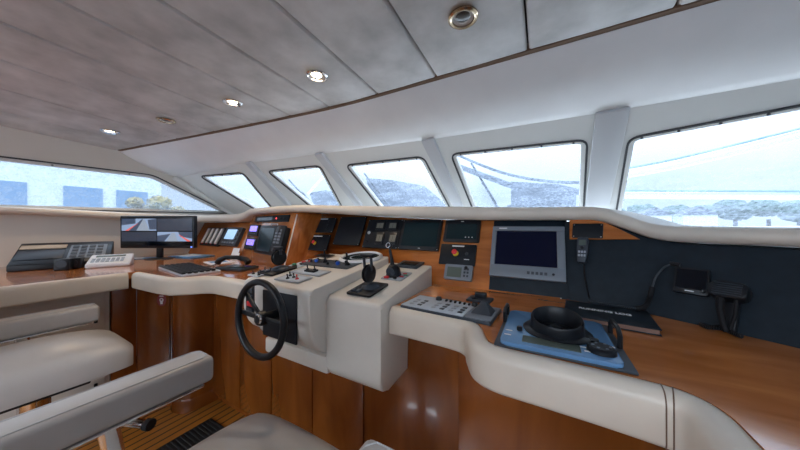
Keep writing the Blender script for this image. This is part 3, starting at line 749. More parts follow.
# far left dash: four-lever alarm panel and chart plotter
r, w, h, t = panel(FL, [(209, 227.5), (228, 228.5), (220, 246.5), (200.5, 245)], 'lever_panel', 'black panel with four white slanted levers tipped red in the left corner', 'switch panel', th=.01, own=dash_left)
for k in range(4):
    x = (-.34+.225*k)*w
    l = MB().box(x-.055*w, x+.055*w, -.40*h, .42*h, t, t+.014, .004).build('lever', M['white'], r)
    MB().lathe([(0, .008), (.008, .006), (.010, 0), (0, 0)], 14, T(x, -.40*h, t+.004)).build('red_tip', M['red'], r)
r, w, h, t = display(FL, [(230, 228.5), (246, 229), (238, 247), (222, 246)], 'chart_plotter', 'small grey chart plotter with pale blue screen beside the lever panel', 'display', 'plotblue', (.14, .26, .12, .34), .03, 'dgrey')
for k in range(5): MB().box((-.38+.16*k)*w, (-.28+.16*k)*w, -.40*h, -.30*h, t, t+.003, .001).build('key', M['grey'], r)
for k in range(3): knob(r, .38*w, (.3-.22*k)*h, t, .009, .008)
q = at_y(233, 256, 1.26)
r = thing('notice_card', 'white paper cards leaning below the chart plotter', 'paper', T(-2.36, 1.285, ZD+.001) @ RZ(math.radians(-6)) @ RX(math.radians(72)))
MB().box(-.07, .05, 0, .10, 0, .0012).build('card', M['paper'], r); MB().box(-.03, .085, 0, .06, .004, .0052).build('card', M['paper'], r)

# small black plate on inlay, handset, screens on the black dash
r, w, h, t = panel(FR, [(573, 224.5), (603.5, 225), (603.5, 239), (573, 239)], 'blank_panel', 'small blank black plate on the wood inlay under the brow', 'panel', th=.004, off=.0105, own=dash_right); screws(r, w, h, t)
u0, u1, v0, v1 = FR.rect((578, 240), (590, 240.5), (589, 265), (578, 264)); w, h = u1-u0, v1-v0
hm = FR.mat((u0+u1)/2, (v0+v1)/2, .001)
r = thing('radio_handset', 'grey-black radio handset with small screen hanging on the black dashboard', 'radio handset', hm)
MB().box(-.012, .012, -.01, .02, 0, .012, .002).build('hanger_clip', M['black'], r)
MB().prism([(-w*.5, h*.42), (-w*.42, h*.5), (w*.42, h*.5), (w*.5, h*.42), (w*.48, -.05*h), (w*.36, -.46*h), (w*.28, -.5*h), (-w*.28, -.5*h), (-w*.36, -.46*h), (-w*.48, -.05*h)][::-1], .0125, .040, .005).build('body', M['dgrey'], r)
rect_part(r, 'screen', -w*.3, w*.3, h*.18, h*.38, .0402, .0412, 'gscreen', 0)
for i in range(3):
    for j in range(2): MB().box((-.32+.24*i)*w, (-.14+.24*i)*w, (-.14-.14*j)*h, (-.05-.14*j)*h, .0402, .0425, .001).build('key', M['sgrey'], r)
MB().lathe([(0, .004), (.006, .004), (.007, 0), (0, 0)], 14, T(0, .07*h, .0402)).build('dial', M['black'], r)
inv = hm.inverted()
def on(fr, px, py, off=.01): q = fr.hit(px, py, off); return fr.o+fr.u*q.x+fr.v*q.y+fr.n*off
cordp = [on(FR, 584, 264.5, .02), on(FR, 584.5, 275, .012), on(FR, 587, 288, .012), on(FR, 589, 298, .03)]
MB().tube([inv @ Vector(p) for p in crom([tuple(p) for p in cordp], 5)], .0028, 8).build('cord', M['rubber'], r)
a = at_z(589, 300.5, ZD+.024); b = at_z(638, 309, ZD+.024)
mb = MB(); pts = []
for k in range(241):
    f = k/240; c = a.lerp(b, f); pts.append(inv @ (c+Vector((0, math.cos(f*2*math.pi*24)*.003, math.sin(f*2*math.pi*24)*.003))))
mb.tube(pts, .0014, 6).build('coiled_cord', M['dgrey'], r)
cp = [at_z(636, 308.6, ZD+.024), at_z(645, 306, ZD+.035), on(FR2, 650, 297, .02), on(FR2, 652, 287, .016)]
MB().tube([inv @ Vector(p) for p in crom([tuple(p) for p in cp], 5)], .0075, 10).build('cable_sleeve', M['rubber'], r)
cp = [on(FR2, 652, 288, .016), on(FR2, 656, 277, .018), on(FR2, 664, 267.5, .018), on(FR2, 671, 264.5, .012)]
MB().tube([inv @ Vector(p) for p in crom([tuple(p) for p in cp], 5)], .0028, 8).build('cable', M['dgrey'], r)
pl = [inv @ on(FR2, 669.5, 263, .012), inv @ on(FR2, 680, 265.5, .012)]
MB().tube([pl[0], pl[0].lerp(pl[1], .3), pl[1]], [.005, .0075, .0065], 10).build('plug', M['black'], r)
r, w, h, t = display(FR2, [(674, 269), (710, 270), (712, 297), (677, 294)], 'small_display', 'small black display standing out from the black dashboard at the right', 'display', 'screen', (.07, .07, .08, .18), .02)
marks(r, [(-.14*w, .12*w, -.42*h, -.38*h)], t); knob(r, .36*w, -.36*h, t, .005, .006)
# right speaker microphone
hm = FR3.mat(*FR3.hit(735, 296), .001)
r = thing('speaker_microphone', 'black speaker microphone with ribbed grille on a bracket at the right edge', 'microphone', hm)
MB().box(-.014, .014, -.10, .01, 0, .020, .003).build('bracket', M['black'], r)
mm = T(0, 0, .045) @ RX(math.radians(-12))
MB().prism(rrect(-.036, .036, -.022, .026, .016), -.02, .016, .006, m=mm).build('head', M['black'], r)
for k in range(6): MB().box(-.026, .026, -.016+.0065*k, -.0135+.0065*k, .0162, .0185, m=mm).build('grille_rib', M['dgrey'], r)
MB().tube([(-.012, -.02, .05), (-.010, -.05, .052), (-.002, -.085, .05), (.006, -.11, .045)], [.009, .007, .007, .006], 8).build('stem', M['rubber'], r)
MB().tube([(.016, -.02, .05), (.018, -.06, .05), (.012, -.10, .045)], .004, 8).build('stem', M['rubber'], r)
inv = hm.inverted()
mb = MB(); pts = []
ctl = crom([tuple(at_z(742, 336, ZD+.012)), tuple(at_z(733, 333, ZD+.012)), tuple(at_z(722, 328.5, ZD+.012)), tuple(at_z(708, 327, ZD+.012)), tuple(at_z(700, 324, ZD+.010))], 40)
for k, c in enumerate(ctl):
    f = k/len(ctl); pts.append(inv @ (Vector(c)+Vector((0, math.cos(k*.9)*.005, math.sin(k*.9)*.005))))
mb.tube(pts, .0018, 6).build('coiled_cord', M['black'], r)

# log book
bk = [at_z(*p, ZD+.018) for p in ((567.5, 300.5), (648, 312), (668, 334), (567.5, 315))]
c = Vector((.178, 1.052, ZD))
r = thing('log_book', 'black hardcover running log book lying below the radio handset', 'book', T(c.x, c.y, ZD+.0006) @ RZ(math.radians(-6)))
bw, bd = .112, .092
MB().box(-bw, bw, -bd, bd, 0, .003, .001).build('back_cover', M['bleather'], r)
MB().box(-bw+.004, bw-.004, -bd+.003, bd-.003, .0032, .0148).build('pages', M['pages'], r)
MB().box(-bw, bw, -bd, bd, .015, .018, .001).build('front_cover', M['bleather'], r)
text_mesh('title', 'RUNNING LOG', .0195, M['letter'], r, T(-.005, .01, .0184) @ Matrix.Diagonal((1, 1.35, 1, 1)))

# radar hood unit
r = thing('radar_hood_unit', 'blue-grey plotter unit with round black viewing hood on the right worktop', 'plotter', T(.03, .815, ZD+.0006))
MB().box(-.137, .137, -.137, .137, 0, .006, .002).build('base_plate', M['dgrey'], r)
MB().prism(rrect(-.124, .116, -.1365, .128, .014), .0062, .016, .004).build('top_casing', M['blue'], r)
hc = (.001, -.010)
MB().lathe([(0, .0162), (.078, .0162), (.080, .020), (.074, .025), (.0, .025)], 48, T(hc[0], hc[1], 0)).build('hood_flange', M['black'], r, 50)
hm = T(hc[0], hc[1]-.008, .0245) @ RX(math.radians(12))
MB().lathe([(.046, -.010), (.064, -.010), (.060, .016), (.0595, .034), (.057, .037), (.054, .034), (.048, .003), (.046, -.010)], 48, hm).build('viewing_hood', M['black'], r, 50)
MB().lathe([(0, .030), (.017, .029), (.020, .0255), (0, .0253)], 24, T(hc[0]-.004, hc[1], 0)).build('viewing_lens', M['screen'], r)
for s in (-1, 1):
    x = s*.131
    MB().tube([(x, -.02, .006), (x, -.02, .034), (x, .0, .046), (x, .06, .046), (x, .08, .034), (x, .08, .006)] if s > 0 else [(x, .03, .006), (x, .03, .034), (x, .045, .042), (x, .09, .042), (x, .105, .034), (x, .105, .006)], .0055, 8).build('carry_handle', M['black'], r)
rect_part(r, 'lcd_panel', -.075, .045, -.118, -.080, .0162, .018, 'gscreen', 0)
MB().lathe([(0, .013), (.022, .012), (.027, .008), (.028, 0), (0, 0)], 28, T(.085, -.088, .0162)).build('control_dial', M['black'], r)
for k in range(6):
    a = k*math.pi/3; MB().cyl((.085+.016*math.cos(a), -.088+.016*math.sin(a), .0288), .003, .0012, 8).build('dial_key', M['grey'], r)
MB().cyl((-.085, -.05, .0162), .007, .012, 14, bev=.002).build('stop_knob', M['black'], r)
MB().box(.060, .088, -.045, -.030, .0162, .025, .003).build('rocker_switch', M['black'], r)
for x, y in ((-.11, -.06), (-.11, -.09), (.05, -.082), (.06, -.102), (.108, -.05)): MB().box(x-.008, x+.008, y-.003, y+.003, .0162, .0168).build('legend', M['letter'], r)

# camera / joystick keyboard with wedge trackball
c4 = [at_z(*p, ZD+.012) for p in ((417.6, 295), (499.4, 308), (493, 323.5), (403, 305))]
cen = sum(c4, Vector())/4; ux = ((c4[1]-c4[0])+(c4[2]-c4[3])).normalized(); ang = math.atan2(ux.y, ux.x)
kw = ((c4[1]-c4[0]).length+(c4[2]-c4[3]).length)/2; kd = ((c4[3]-c4[0]).length+(c4[2]-c4[1]).length)/2*.98
r = thing('control_keyboard', 'pale grey control keyboard with rows of buttons and pyramid joystick on the right worktop', 'keyboard', T(cen.x, cen.y, ZD+.0006) @ RZ(ang))
MB().box(-kw/2, kw/2, -kd/2, kd/2, 0, .010, .002).build('case', M['dgrey'], r)
MB().box(-kw/2+.002, kw*.23, -kd/2+.003, kd/2-.003, .0102, .0135, .001).build('keypad_face', M['ctrl'], r)
MB().box(kw*.235, kw/2-.002, -kd/2+.003, kd/2-.003, .0102, .0135, .001).build('joystick_face', M['grey'], r)
for gi, gx in enumerate((-.40, -.30, -.13, -.03, .07, .17)):
    for j in range(3):
        MB().box(gx*kw-.0075, gx*kw+.0075, (-.34+.17*j)*kd, (-.25+.17*j)*kd, .0137, .0158, .0006).build('button', M['dgrey' if gi % 2 else 'sgrey'], r)
for k in range(6): MB().box((-.10+.055*k)*kw-.003, (-.10+.055*k)*kw+.003, .27*kd, .37*kd, .0137, .021, .001).build('toggle', M['black'], r)
for gx in (-.20, .235): MB().lathe([(0, .012), (.009, .012), (.0115, .004), (.012, 0), (0, 0)], 20, T(gx*kw, .33*kd, .0137)).build('knob', M['black'], r)
px = .37*kw; mb = MB(); q = [(px-.034, -.034), (px+.034, -.034), (px+.034, .030), (px-.034, .030)]
mb.hexa([Vector((a, b, .0137)) for a, b in q]+[Vector((px+a, b, .048)) for a, b in ((-.006, .002), (.008, .002), (.008, .014), (-.006, .014))], .004); mb.build('joystick_boot', M['dgrey'], r)
c = at_z(480, 299, ZD+.006)
r = thing('trackball_box', 'small black control box on a flat plate behind the keyboard', 'control box', T(c.x, c.y, ZD+.0006) @ RZ(ang))
MB().box(-.045, .045, -.035, .035, 0, .008, .002).build('plate', M['dgrey'], r)
MB().box(-.022, .022, .0, .022, .0082, .030, .003).build('block', M['black'], r)
MB().cyl((-.02, -.018, .0082), .008, .005, 16).build('knob', M['black'], r)

# ================================================================== controls on the pods
def frect(fr, pts): 
    q = [fr.hit(*p) for p in pts]; xs = sorted(p.x for p in q); ys = sorted(p.y for p in q)
    return (xs[0]+xs[1])/2, (xs[2]+xs[3])/2, (ys[0]+ys[1])/2, (ys[2]+ys[3])/2
def pod_panel(fr, pts, name, label, cat, mat='sgrey', group=None, th=.003, own=None):
    x0, x1, y0, y1 = frect(fr, pts); w, h = x1-x0, y1-y0
    mw = fr.mat((x0+x1)/2, (y0+y1)/2, .0012); mb = MB().prism(rrect(-w/2, w/2, -h/2, h/2, .004), 0, th, .0008)
    if own:
        r = attach(mb.build(name, M[mat]), own, mw); r['label'] = label
    else:
        r = thing(name, label, cat, mw, group); mb.build('faceplate', M[mat], r)
    return r, w, h, th
def lever_switch(r, x, y, z, mat='black'):
    mb = MB().lathe([(0, .006), (.006, .005), (.008, 0), (0, 0)], 14, T(x, y, z))
    mb.tube([(x, y, z+.005), (x+.003, y-.003, z+.020)], [.0022, .0032], 8).build('switch', M[mat], r)
r, w, h, t = pod_panel(FA, [(274, 279.7), (290, 274.3), (312, 278.2), (298, 283.8)], 'switch_panel', 'silver switch plate at the front of the helm console top', 'switch panel', group='switch plates on the helm console', own=helm)
MB().box(-w*.42, w*.42, -h*.36, h*.36, t, t+.001).build('inlay', M['ctrl'], r)
for k, (x, y, mt) in enumerate(((-.25, .2, 'black'), (0, .05, 'black'), (.22, -.1, 'red'), (-.1, -.2, 'black'))): lever_switch(r, x*w, y*h, t+.001, mt)
r, w, h, t = pod_panel(FA, [(290.8, 272.6), (303, 267.8), (330.8, 272.6), (317.4, 277)], 'switch_panel', 'silver switch plate in the middle of the helm console top', 'switch panel', group='switch plates on the helm console', own=helm)
MB().box(-w*.42, w*.42, -h*.36, h*.36, t, t+.001).build('inlay', M['ctrl'], r)
MB().box(-w*.12, w*.2, -h*.18, h*.2, t+.001, t+.010, .002).build('rocker', M['black'], r)
lever_switch(r, -.05*w, -.05*h, t+.010); lever_switch(r, .14*w, .05*h, t+.010)
r, w, h, t = pod_panel(FA, [(302, 264.4), (318, 258), (359, 264.4), (346.7, 270)], 'joystick_panel', 'dark thruster plate with two joysticks and blue buttons on the helm console', 'control panel', 'dgrey', own=helm)
for x, y in ((-.12, .05), (.36, -.02)):
    b = MB().lathe([(0, .016), (.006, .014), (.011, .006), (.014, 0), (0, 0)], 18, T(x*w, y*h, t)).build('joystick_boot', M['rubber'], r)
    MB().tube([(x*w, y*h, t+.012), (x*w, y*h, t+.03), (x*w, y*h, t+.052), (x*w, y*h, t+.062)], [.003, .0035, .0055, .004], 10).build('joystick', M['black'], r)
for x, y in ((-.28, -.05), (.2, -.12)): MB().cyl((x*w, y*h, t), .010, .016, 18, bev=.003).build('blue_button', M['bluebtn'], r)
for x, y in ((-.4, -.05), (-.36, .24), (.02, -.2), (.08, .15), (.26, .2), (-.2, .25)): knob(r, x*w, y*h, t, .007, .013)
# compass
q = FA.hit(361, 258)
r = thing('compass', 'flush compass in a white rimmed oval well at the back of the helm console', 'compass', FA.mat(q.x+.005, q.y-.005, .0012))
RR = .105
MB().lathe([(RR+.016, 0), (RR+.014, .010), (RR+.006, .015), (RR-.002, .012), (RR-.004, .003), (RR-.004, 0), (RR+.016, 0)], 40).build('rim', M['white'], r, 50)
MB().lathe([(RR-.0045, 0), (RR-.0045, .006), (RR-.012, .008), (RR-.012, 0), (RR-.0045, 0)], 36).build('bezel', M['black'], r)
MB().lathe([(0, .0075), (RR*.4, .007), (RR-.0125, .004), (RR-.0125, 0), (0, 0)], 36).build('compass_glass', M['teal'], r)
MB().lathe([(RR*.52, .0074), (RR*.60, .0070), (RR*.60, .0078), (RR*.52, .0081)], 36).build('compass_card', M['sgrey'], r)
r, w, h, t = pod_panel(FA, [(316, 256), (322, 254), (334, 255.5), (328, 258)], 'switch_panel', 'small black slot plate left of the compass', 'switch panel', 'black', own=helm)
rect_part(r, 'slot', -.3*w, .3*w, -.1*h, .1*h, t, t+.001, 'screen', 0)
# throttle heads
def throttle(mm, label, s=1.0, k=1.0):
    r = thing('throttle_lever', label, 'throttle', mm, 'throttle levers on the helm console')
    MB().prism(rrect(-.045*s, .045*s, -.055*s, .055*s, .006), 0, .008, .0015).build('base_plate', M['black'], r)
    MB().lathe([(0, .022), (.022*s, .020), (.030*s, .012), (.032*s, .0083), (0, .0083)], 20, T(.004*s, .01*s, 0)).build('collar', M['dgrey'], r)
    for sgn in (-1, 1):
        MB().lathe([(0, .010), (.020*s, .010), (.028*s, .007), (.030*s, 0), (0, 0)], 26, T(sgn*.003*s, .012*s, .050*s) @ RY(sgn*math.pi/2)).build('side_disc', M['black' if sgn > 0 else 'rubber'], r)
        MB().box(sgn*.014*s-.0028, sgn*.014*s+.0028, .006*s, .016*s, .062*s, (.062+.043*k)*s, .001).build('lever_arm', M['dgrey'], r)
    MB().box(-.024*s, .024*s, .004*s, .018*s, .0005+(.062+.043*k)*s, (.073+.043*k)*s, .003).build('handle', M['black'], r)
    for k in range(2): MB().box((-.035+.02*k)*s, (-.022+.02*k)*s, -.046*s, -.028*s, .0082, .016, .002).build('push_button', M['dgrey'], r)
    return r
p = FAs.hit(279, 271.5); throttle(FAs.mat(-1.152, p.y, .0012), 'black disc-headed throttle at the left edge of the helm console', 1.3, .45)
q = [FB.hit(*p) for p in ((344, 293), (360, 283), (390, 286), (374, 298))]; cx = sum(p.x for p in q)/4; cy = sum(p.y for p in q)/4
throttle(FB.mat(cx+.006, cy, .0012), 'twin-post black throttle on the right-hand pod nearest the camera', 1.25)
q = [FB.hit(*p) for p in ((380, 280), (392, 270), (414, 273), (402, 284))]; cx = sum(p.x for p in q)/4; cy = sum(p.y for p in q)/4
r = thing('steering_tiller', 'black jog lever with ball top on the right-hand pod behind the throttle', 'control lever', FB.mat(cx-.005, cy, .0012))
MB().prism(rrect(-.05, .055, -.055, .06, .006), 0, .003, .0008).build('base_plate', M['sgrey'], r)
MB().lathe([(0, .056), (.018, .052), (.030, .036), (.034, .012), (.036, .0032), (0, .0032)], 26, T(-.012, .0, 0)).build('housing', M['black'], r, 50)
MB().cyl((0, 0, 0), .022, .006, 22, m=T(-.012, -.026, .026) @ RX(math.radians(90)), bev=.002).build('front_disc', M['dgrey'], r)
MB().tube([(-.014, -.002, .050), (-.018, .002, .08), (-.026, .006, .118), (-.028, .008, .130)], [.010, .008, .006, .005], 10).build('arm', M['black'], r)
MB().sphere((-.029, .008, .140), .0145, m=None).build('ball_knob', M['black'], r, 60)
MB().tube([(.0105*math.cos(2*math.pi*k/20), .0105*math.sin(2*math.pi*k/20), 0) for k in range(20)], .0016, 6, True).build('chrome_ring', M['chrome'], r).matrix_basis = T(-.029, -.002, .144) @ RX(math.radians(70))
MB().box(-.035, -.012, -.052, -.038, .0032, .012, .002).build('red_rocker', M['red'], r)
MB().cyl((.018, -.042, .0032), .009, .012, 16, bev=.002).build('knob', M['black'], r)
for x, y, c in ((.032, .03, 'red'), (.036, -.012, 'red'), (.045, .012, 'green')): MB().box(x-.009, x+.009, y-.004, y+.004, .0032, .007, .001).build('key', M[c], r)
r, w, h, t = pod_panel(FB, [(397.5, 267.5), (402, 262), (423, 264), (418, 269.5)], 'small_display', 'small flat grey display lying at the back of the right-hand pod', 'display', 'dgrey', th=.010)
rect_part(r, 'screen', -.36*w, .36*w, -.3*h, .3*h, t, t+.001, 'teal', 0)
# left strip switches
r, w, h, t = pod_panel(FAs, [(248, 277), (262, 270), (278, 270), (263, 277)], 'switch_strip', 'pale switch strip with black toggles at the left front of the helm console', 'switch panel', 'ctrl', own=helm)
for x, y in ((-.3, -.3), (.05, -.15), (.3, -.35), (-.15, .2), (.25, .25)): lever_switch(r, x*w, y*h, t)
y0 = FAs.hit(290, 264).y
r = attach(MB().prism(rrect(-.045, .045, -.10, .10, .004), 0, .003).build('switch_strip', M['ctrl']), helm, FAs.mat(-1.14, y0, .0012)); r['label'] = 'pale switch strip with red and green keys'

for k, (x, y, c) in enumerate(((-.02, -.07, 'black'), (.02, -.05, 'black'), (-.02, -.02, 'green'), (.015, .0, 'black'), (-.01, .035, 'red'), (.02, .05, 'red'), (-.01, .08, 'black'))): MB().box(x-.010, x+.010, y-.008, y+.008, .003, .012, .002).build('key', M[c], r)
# rocker panel on the pod's left front
r = attach(MB().box(-.036, .036, -.075, .055, 0, .005, .001).build('rocker_panel', M['black']), helm, T(-1.142, .6995, -.325) @ RX(math.radians(90))); r['label'] = 'black rocker switch panel with a red switch'

for k in range(4): MB().box(-.02, .02, -.066+.03*k, -.045+.03*k, .0052, .012, .002).build('rocker', M['red' if k == 1 else 'dgrey'], r)

# ================================================================== left worktop things
def desk(px, py, dzv=0.0): return at_z(px, py, ZD+dzv)
c = (DV+RV*((159-400)/F))*2.3
r = thing('monitor', 'wide black camera monitor with four views at the left end of the worktop', 'monitor', T(c.x, c.y, ZD+.0006) @ RZ(PSI))
MB().lathe([(0, .012), (.06, .010), (.105, .005), (.11, 0), (0, 0)], 32, Matrix.Diagonal((1, .75, 1, 1))).build('base', M['black'], r, 50)
MB().box(-.025, .025, .0, .02, .012, .14, .003).build('stand_neck', M['black'], r)
mw, mh = .325, .142; mz = .238
MB().box(-mw, mw, -.018, .022, mz-mh, mz+mh, .006).build('casing', M['black'], r)
MB().box(-mw+.012, mw-.012, -.0195, -.0182, mz-mh+.022, mz+mh-.012).build('screen', M['screen'], r)
fm = T(0, -.0198, mz+.005) @ RX(math.radians(90))
sw, sh = mw-.016, mh-.02
def view(x0, x1, y0, y1, kind):
    if kind == 0: MB().prism([(x0, y0), (x1, y0), (x1, y1), (x0, y1)], 0, .0006, m=fm).build('camera_view', M['camoff'], r); return
    v = MB().prism([(x0, y0), (x1, y0), (x1, y1), (x0, y1)], 0, .0006, m=fm).build('camera_view', M['camgrey'], r)
    def P(ps, mat, nm, z=.0008): MB().prism([(x0+(x1-x0)*a, y0+(y1-y0)*b) for a, b in ps], z, z+.0003, m=fm).build(nm, M[mat], v)
    if kind == 1:
        P([(.2, 0), (.42, 0), (.62, .95), (.58, .95)], 'camdark', 'deck_strip'); P([(.42, 0), (.8, 0), (.66, .95), (.62, .95)], 'camlight', 'walkway'); P([(.10, 0), (.19, 0), (.48, .6), (.465, .6)], 'camred', 'red_rail')
        P([(0, .45), (.4, .6), (.4, 1), (0, 1)], 'camdark', 'building', .0007); P([(.8, .1), (1, .1), (1, 1), (.75, .9)], 'camdark', 'quay', .0007)
    else:
        P([(.25, 0), (.6, 0), (.5, .9), (.42, .9)], 'camlight', 'walkway'); P([(.86, 0), (.97, 0), (.63, .7), (.61, .7)], 'camred', 'red_rail'); P([(.0, .0), (.2, 0), (.38, .8), (.0, .6)], 'camdark', 'quay'); P([(.66, .5), (1, .3), (1, 1), (.6, 1)], 'camdark', 'building', .0007)
view(-sw, -.004, .006, sh-.01, 1); view(.004, sw, .006, sh-.01, 0); view(-sw, -.004, -sh+.035, -.004, 0); view(.004, sw, -sh+.035, -.004, 2)
MB().box(mw-.03, mw-.018, -.0197, -.0183, mz-mh+.006, mz-mh+.014).build('power_lamp', M['blueled'], r)
# desk telephone, console behind, small boxes
c = desk(111, 266)
r = thing('desk_telephone', 'white desk keypad telephone in front of the black console at the far left', 'telephone', T(c.x, c.y, ZD+.0006) @ RZ(math.radians(66)))
MB().hexa([Vector(p) for p in ((-.11, -.075, 0), (.11, -.075, 0), (.11, .075, 0), (-.11, .075, 0), (-.11, -.075, .028), (.11, -.075, .028), (.11, .075, .081), (-.11, .075, .081))], .008, 3).build('case', M['white'], r)
fm = T(0, .005, .0572) @ RX(math.atan2(.057, .16))
for i in range(7):
    for j in range(3): MB().box(-.09+.024*i, -.073+.024*i, -.060+.022*j, -.045+.022*j, 0, .004, .001, m=fm).build('key', M['sgrey'], r)
MB().box(-.08, .07, .025, .05, -.0002, .003, .001, m=fm).build('display_strip', M['gscreen'], r)
r = thing('radio_console', 'black sloping console with grey panels against the left wall', 'radio console', T(-2.98, .60, ZD+.0006) @ RZ(math.radians(72)))
MB().hexa([Vector(p) for p in ((-.34, -.12, 0), (.10, -.12, 0), (.10, .14, 0), (-.34, .14, 0), (-.34, -.12, .04), (.10, -.12, .04), (.10, .14, .17), (-.34, .14, .17))], .006).build('case', M['black'], r)
fm = T(-.13, .01, .1055) @ RX(math.atan2(.13, .26))
MB().box(.02, .20, -.10, .09, 0, .004, .001, m=fm).build('keypad', M['grey'], r)
for i in range(4):
    for j in range(4): MB().box(.032+.04*i, .062+.04*i, -.088+.044*j, -.055+.044*j, .0042, .008, .001, m=fm).build('key', M['dgrey'], r)
MB().box(-.20, .0, .05, .10, 0, .006, .001, m=fm).build('beige_strip', plain('beige', (.45, .36, .27), .6), r)
MB().box(-.20, .0, -.09, .03, 0, .004, .001, m=fm).build('screen', M['dgrey'], r)
for k, (px, py, lab) in enumerate(((64, 270, 'black cube speaker at the far left edge of the worktop'), (75, 268.5, 'black cube speaker left of the white telephone'))):
    c = desk(px, py)
    r = thing('desk_speaker', lab, 'speaker', T(c.x, c.y, ZD+.0006) @ RZ(math.radians(60)), 'cube speakers on the left worktop')
    MB().box(-.035, .035, -.03, .03, 0, .075, .006).build('case', M['black'], r)
    MB().cyl((0, 0, 0), .024, .002, 20, T(0, -.0302, .042) @ RX(math.radians(90))).build('grille', M['dgrey'], r)
# big keyboard
c = Vector((-2.06, .835, ZD))
r = thing('computer_keyboard', 'black keyboard with dense rows of keys on the left worktop', 'keyboard', T(c.x, c.y, ZD+.0006) @ RZ(math.radians(-7)))
MB().box(-.25, .25, -.10, .10, 0, .012, .003).build('case', M['ctrl'], r)
ks = []
mk = None
for j in range(6):
    for i in range(16):
        x = -.236+.0315*i; y = -.088+.030*j
        if mk is None:
            mk = MB().box(-.0105, .0105, -.010, .010, .0122, .024, .003).build('key', M['black'], r); o = mk
        else:
            o = mk.copy(); COL.objects.link(o); o.parent = r
        o.location = (x, y, 0)
# handset phone
c = desk(236, 268.5)
r = thing('telephone_handset', 'black telephone handset lying on its cradle left of the helm console', 'telephone', T(c.x, c.y-.01, ZD+.0006) @ RZ(math.radians(12)))
MB().box(-.07, .15, -.085, .06, 0, .020, .005).build('cradle', M['dgrey'], r)
MB().box(.02, .14, -.075, .045, .0202, .023, .001).build('keypad', M['teal'], r)
MB().tube([(-.14, -.01, .035), (-.125, -.01, .055), (-.07, -.005, .075), (.02, .0, .078), (.09, .005, .066), (.115, .005, .045)], [.020, .019, .015, .014, .018, .022], 12).build('handset', M['black'], r, 60)
mb = MB(); pts = []
ctl = crom([(-.14, -.01, .028), (-.19, -.03, .010), (-.20, -.07, .008), (-.12, -.11, .008), (-.02, -.10, .008)], 30)
for k, cc in enumerate(ctl): pts.append(Vector(cc)+Vector((0, math.cos(k*1.1)*.004, math.sin(k*1.1)*.004)))
mb.tube(pts, .0018, 6).build('coiled_cord', M['black'], r)
# papers
def sheet(px, py, w, d, rot, name, label, mat, layers=1):
    c = desk(px, py); r = thing(name, label, 'paper', T(c.x, c.y, ZD+.0006) @ RZ(math.radians(rot)))
    MB().box(-w, w, -d, d, 0, .004*layers, .001).build('cover', M[mat], r)
    MB().box(-w*.8, w*.3, -d*.7, d*.7, .004*layers, .004*layers+.0005).build('picture', M['paper' if mat != 'paper' else 'bluepaper'], r)
sheet(193, 256.5, .17, .11, 10, 'magazine', 'blue and white magazine lying under the lever panel', 'bluepaper', 2)
sheet(140, 258.5, .10, .07, 50, 'leaflet', 'blue leaflet beside the foot of the camera monitor', 'bluepaper')
sheet(219, 262.5, .11, .08, -12, 'printed_sheet', 'white printed sheet behind the telephone handset', 'paper')

# ================================================================== floor mat and helm chairs
m4 = [at_z(*p, -EYE) for p in ((206, 413), (246, 422), (146, 440))]
r = thing('floor_mat', 'ribbed black rubber mat on the teak floor below the wheel', 'mat', T(-1.45, .48, -EYE+.0006))
MB().box(-.42, .50, -.38, .40, 0, .010, .003).build('mat_base', M['mat'], r)
mb = MB()
for k in range(36): mb.box(-.41, .49, -.37+.0215*k, -.36+.0215*k, .010, .014, .001)
mb.build('ribs', M['mat'], r)

def cushion(mb, x0, x1, y0, y1, z0, z1, crown=.03, rad=.05, n=12):
    def sup(u): return u
    bm = mb.bm
    before = set(bm.verts)
    N = n; vs = {}
    def pt(i, j, top):
        u = -1+2*i/N; v = -1+2*j/N
        ex = .5*(1-abs(u)**8)**.25 if abs(u) < 1 else 0; ey = .5*(1-abs(v)**8)**.25 if abs(v) < 1 else 0
        x = (x0+x1)/2+u*(x1-x0)/2*(1-.10*abs(v)**4); y = (y0+y1)/2+v*(y1-y0)/2*(1-.08*abs(u)**4)
        e = (1-abs(u)**7)*(1-abs(v)**7)
        if top: z = z1-rad*.7+(rad*.7)*e**.5+crown*(1-u*u)*(1-v*v)
        else: z = z0+.012*(1-e**.5)
        return (x, y, z)
    for top in (0, 1):
        for i in range(N+1):
            for j in range(N+1): vs[top, i, j] = bm.verts.new(pt(i, j, top))
    for top in (0, 1):
        for i in range(N):
            for j in range(N): bm.faces.new([vs[top, i, j], vs[top, i+1, j], vs[top, i+1, j+1], vs[top, i, j+1]])
    bd = [(i, 0) for i in range(N)]+[(N, j) for j in range(N)]+[(i, N) for i in range(N, 0, -1)]+[(0, j) for j in range(N, 0, -1)]
    for k in range(len(bd)):
        a, b = bd[k], bd[(k+1) % len(bd)]
        bm.faces.new([vs[0, a[0], a[1]], vs[0, b[0], b[1]], vs[1, b[0], b[1]], vs[1, a[0], a[1]]])
    return mb
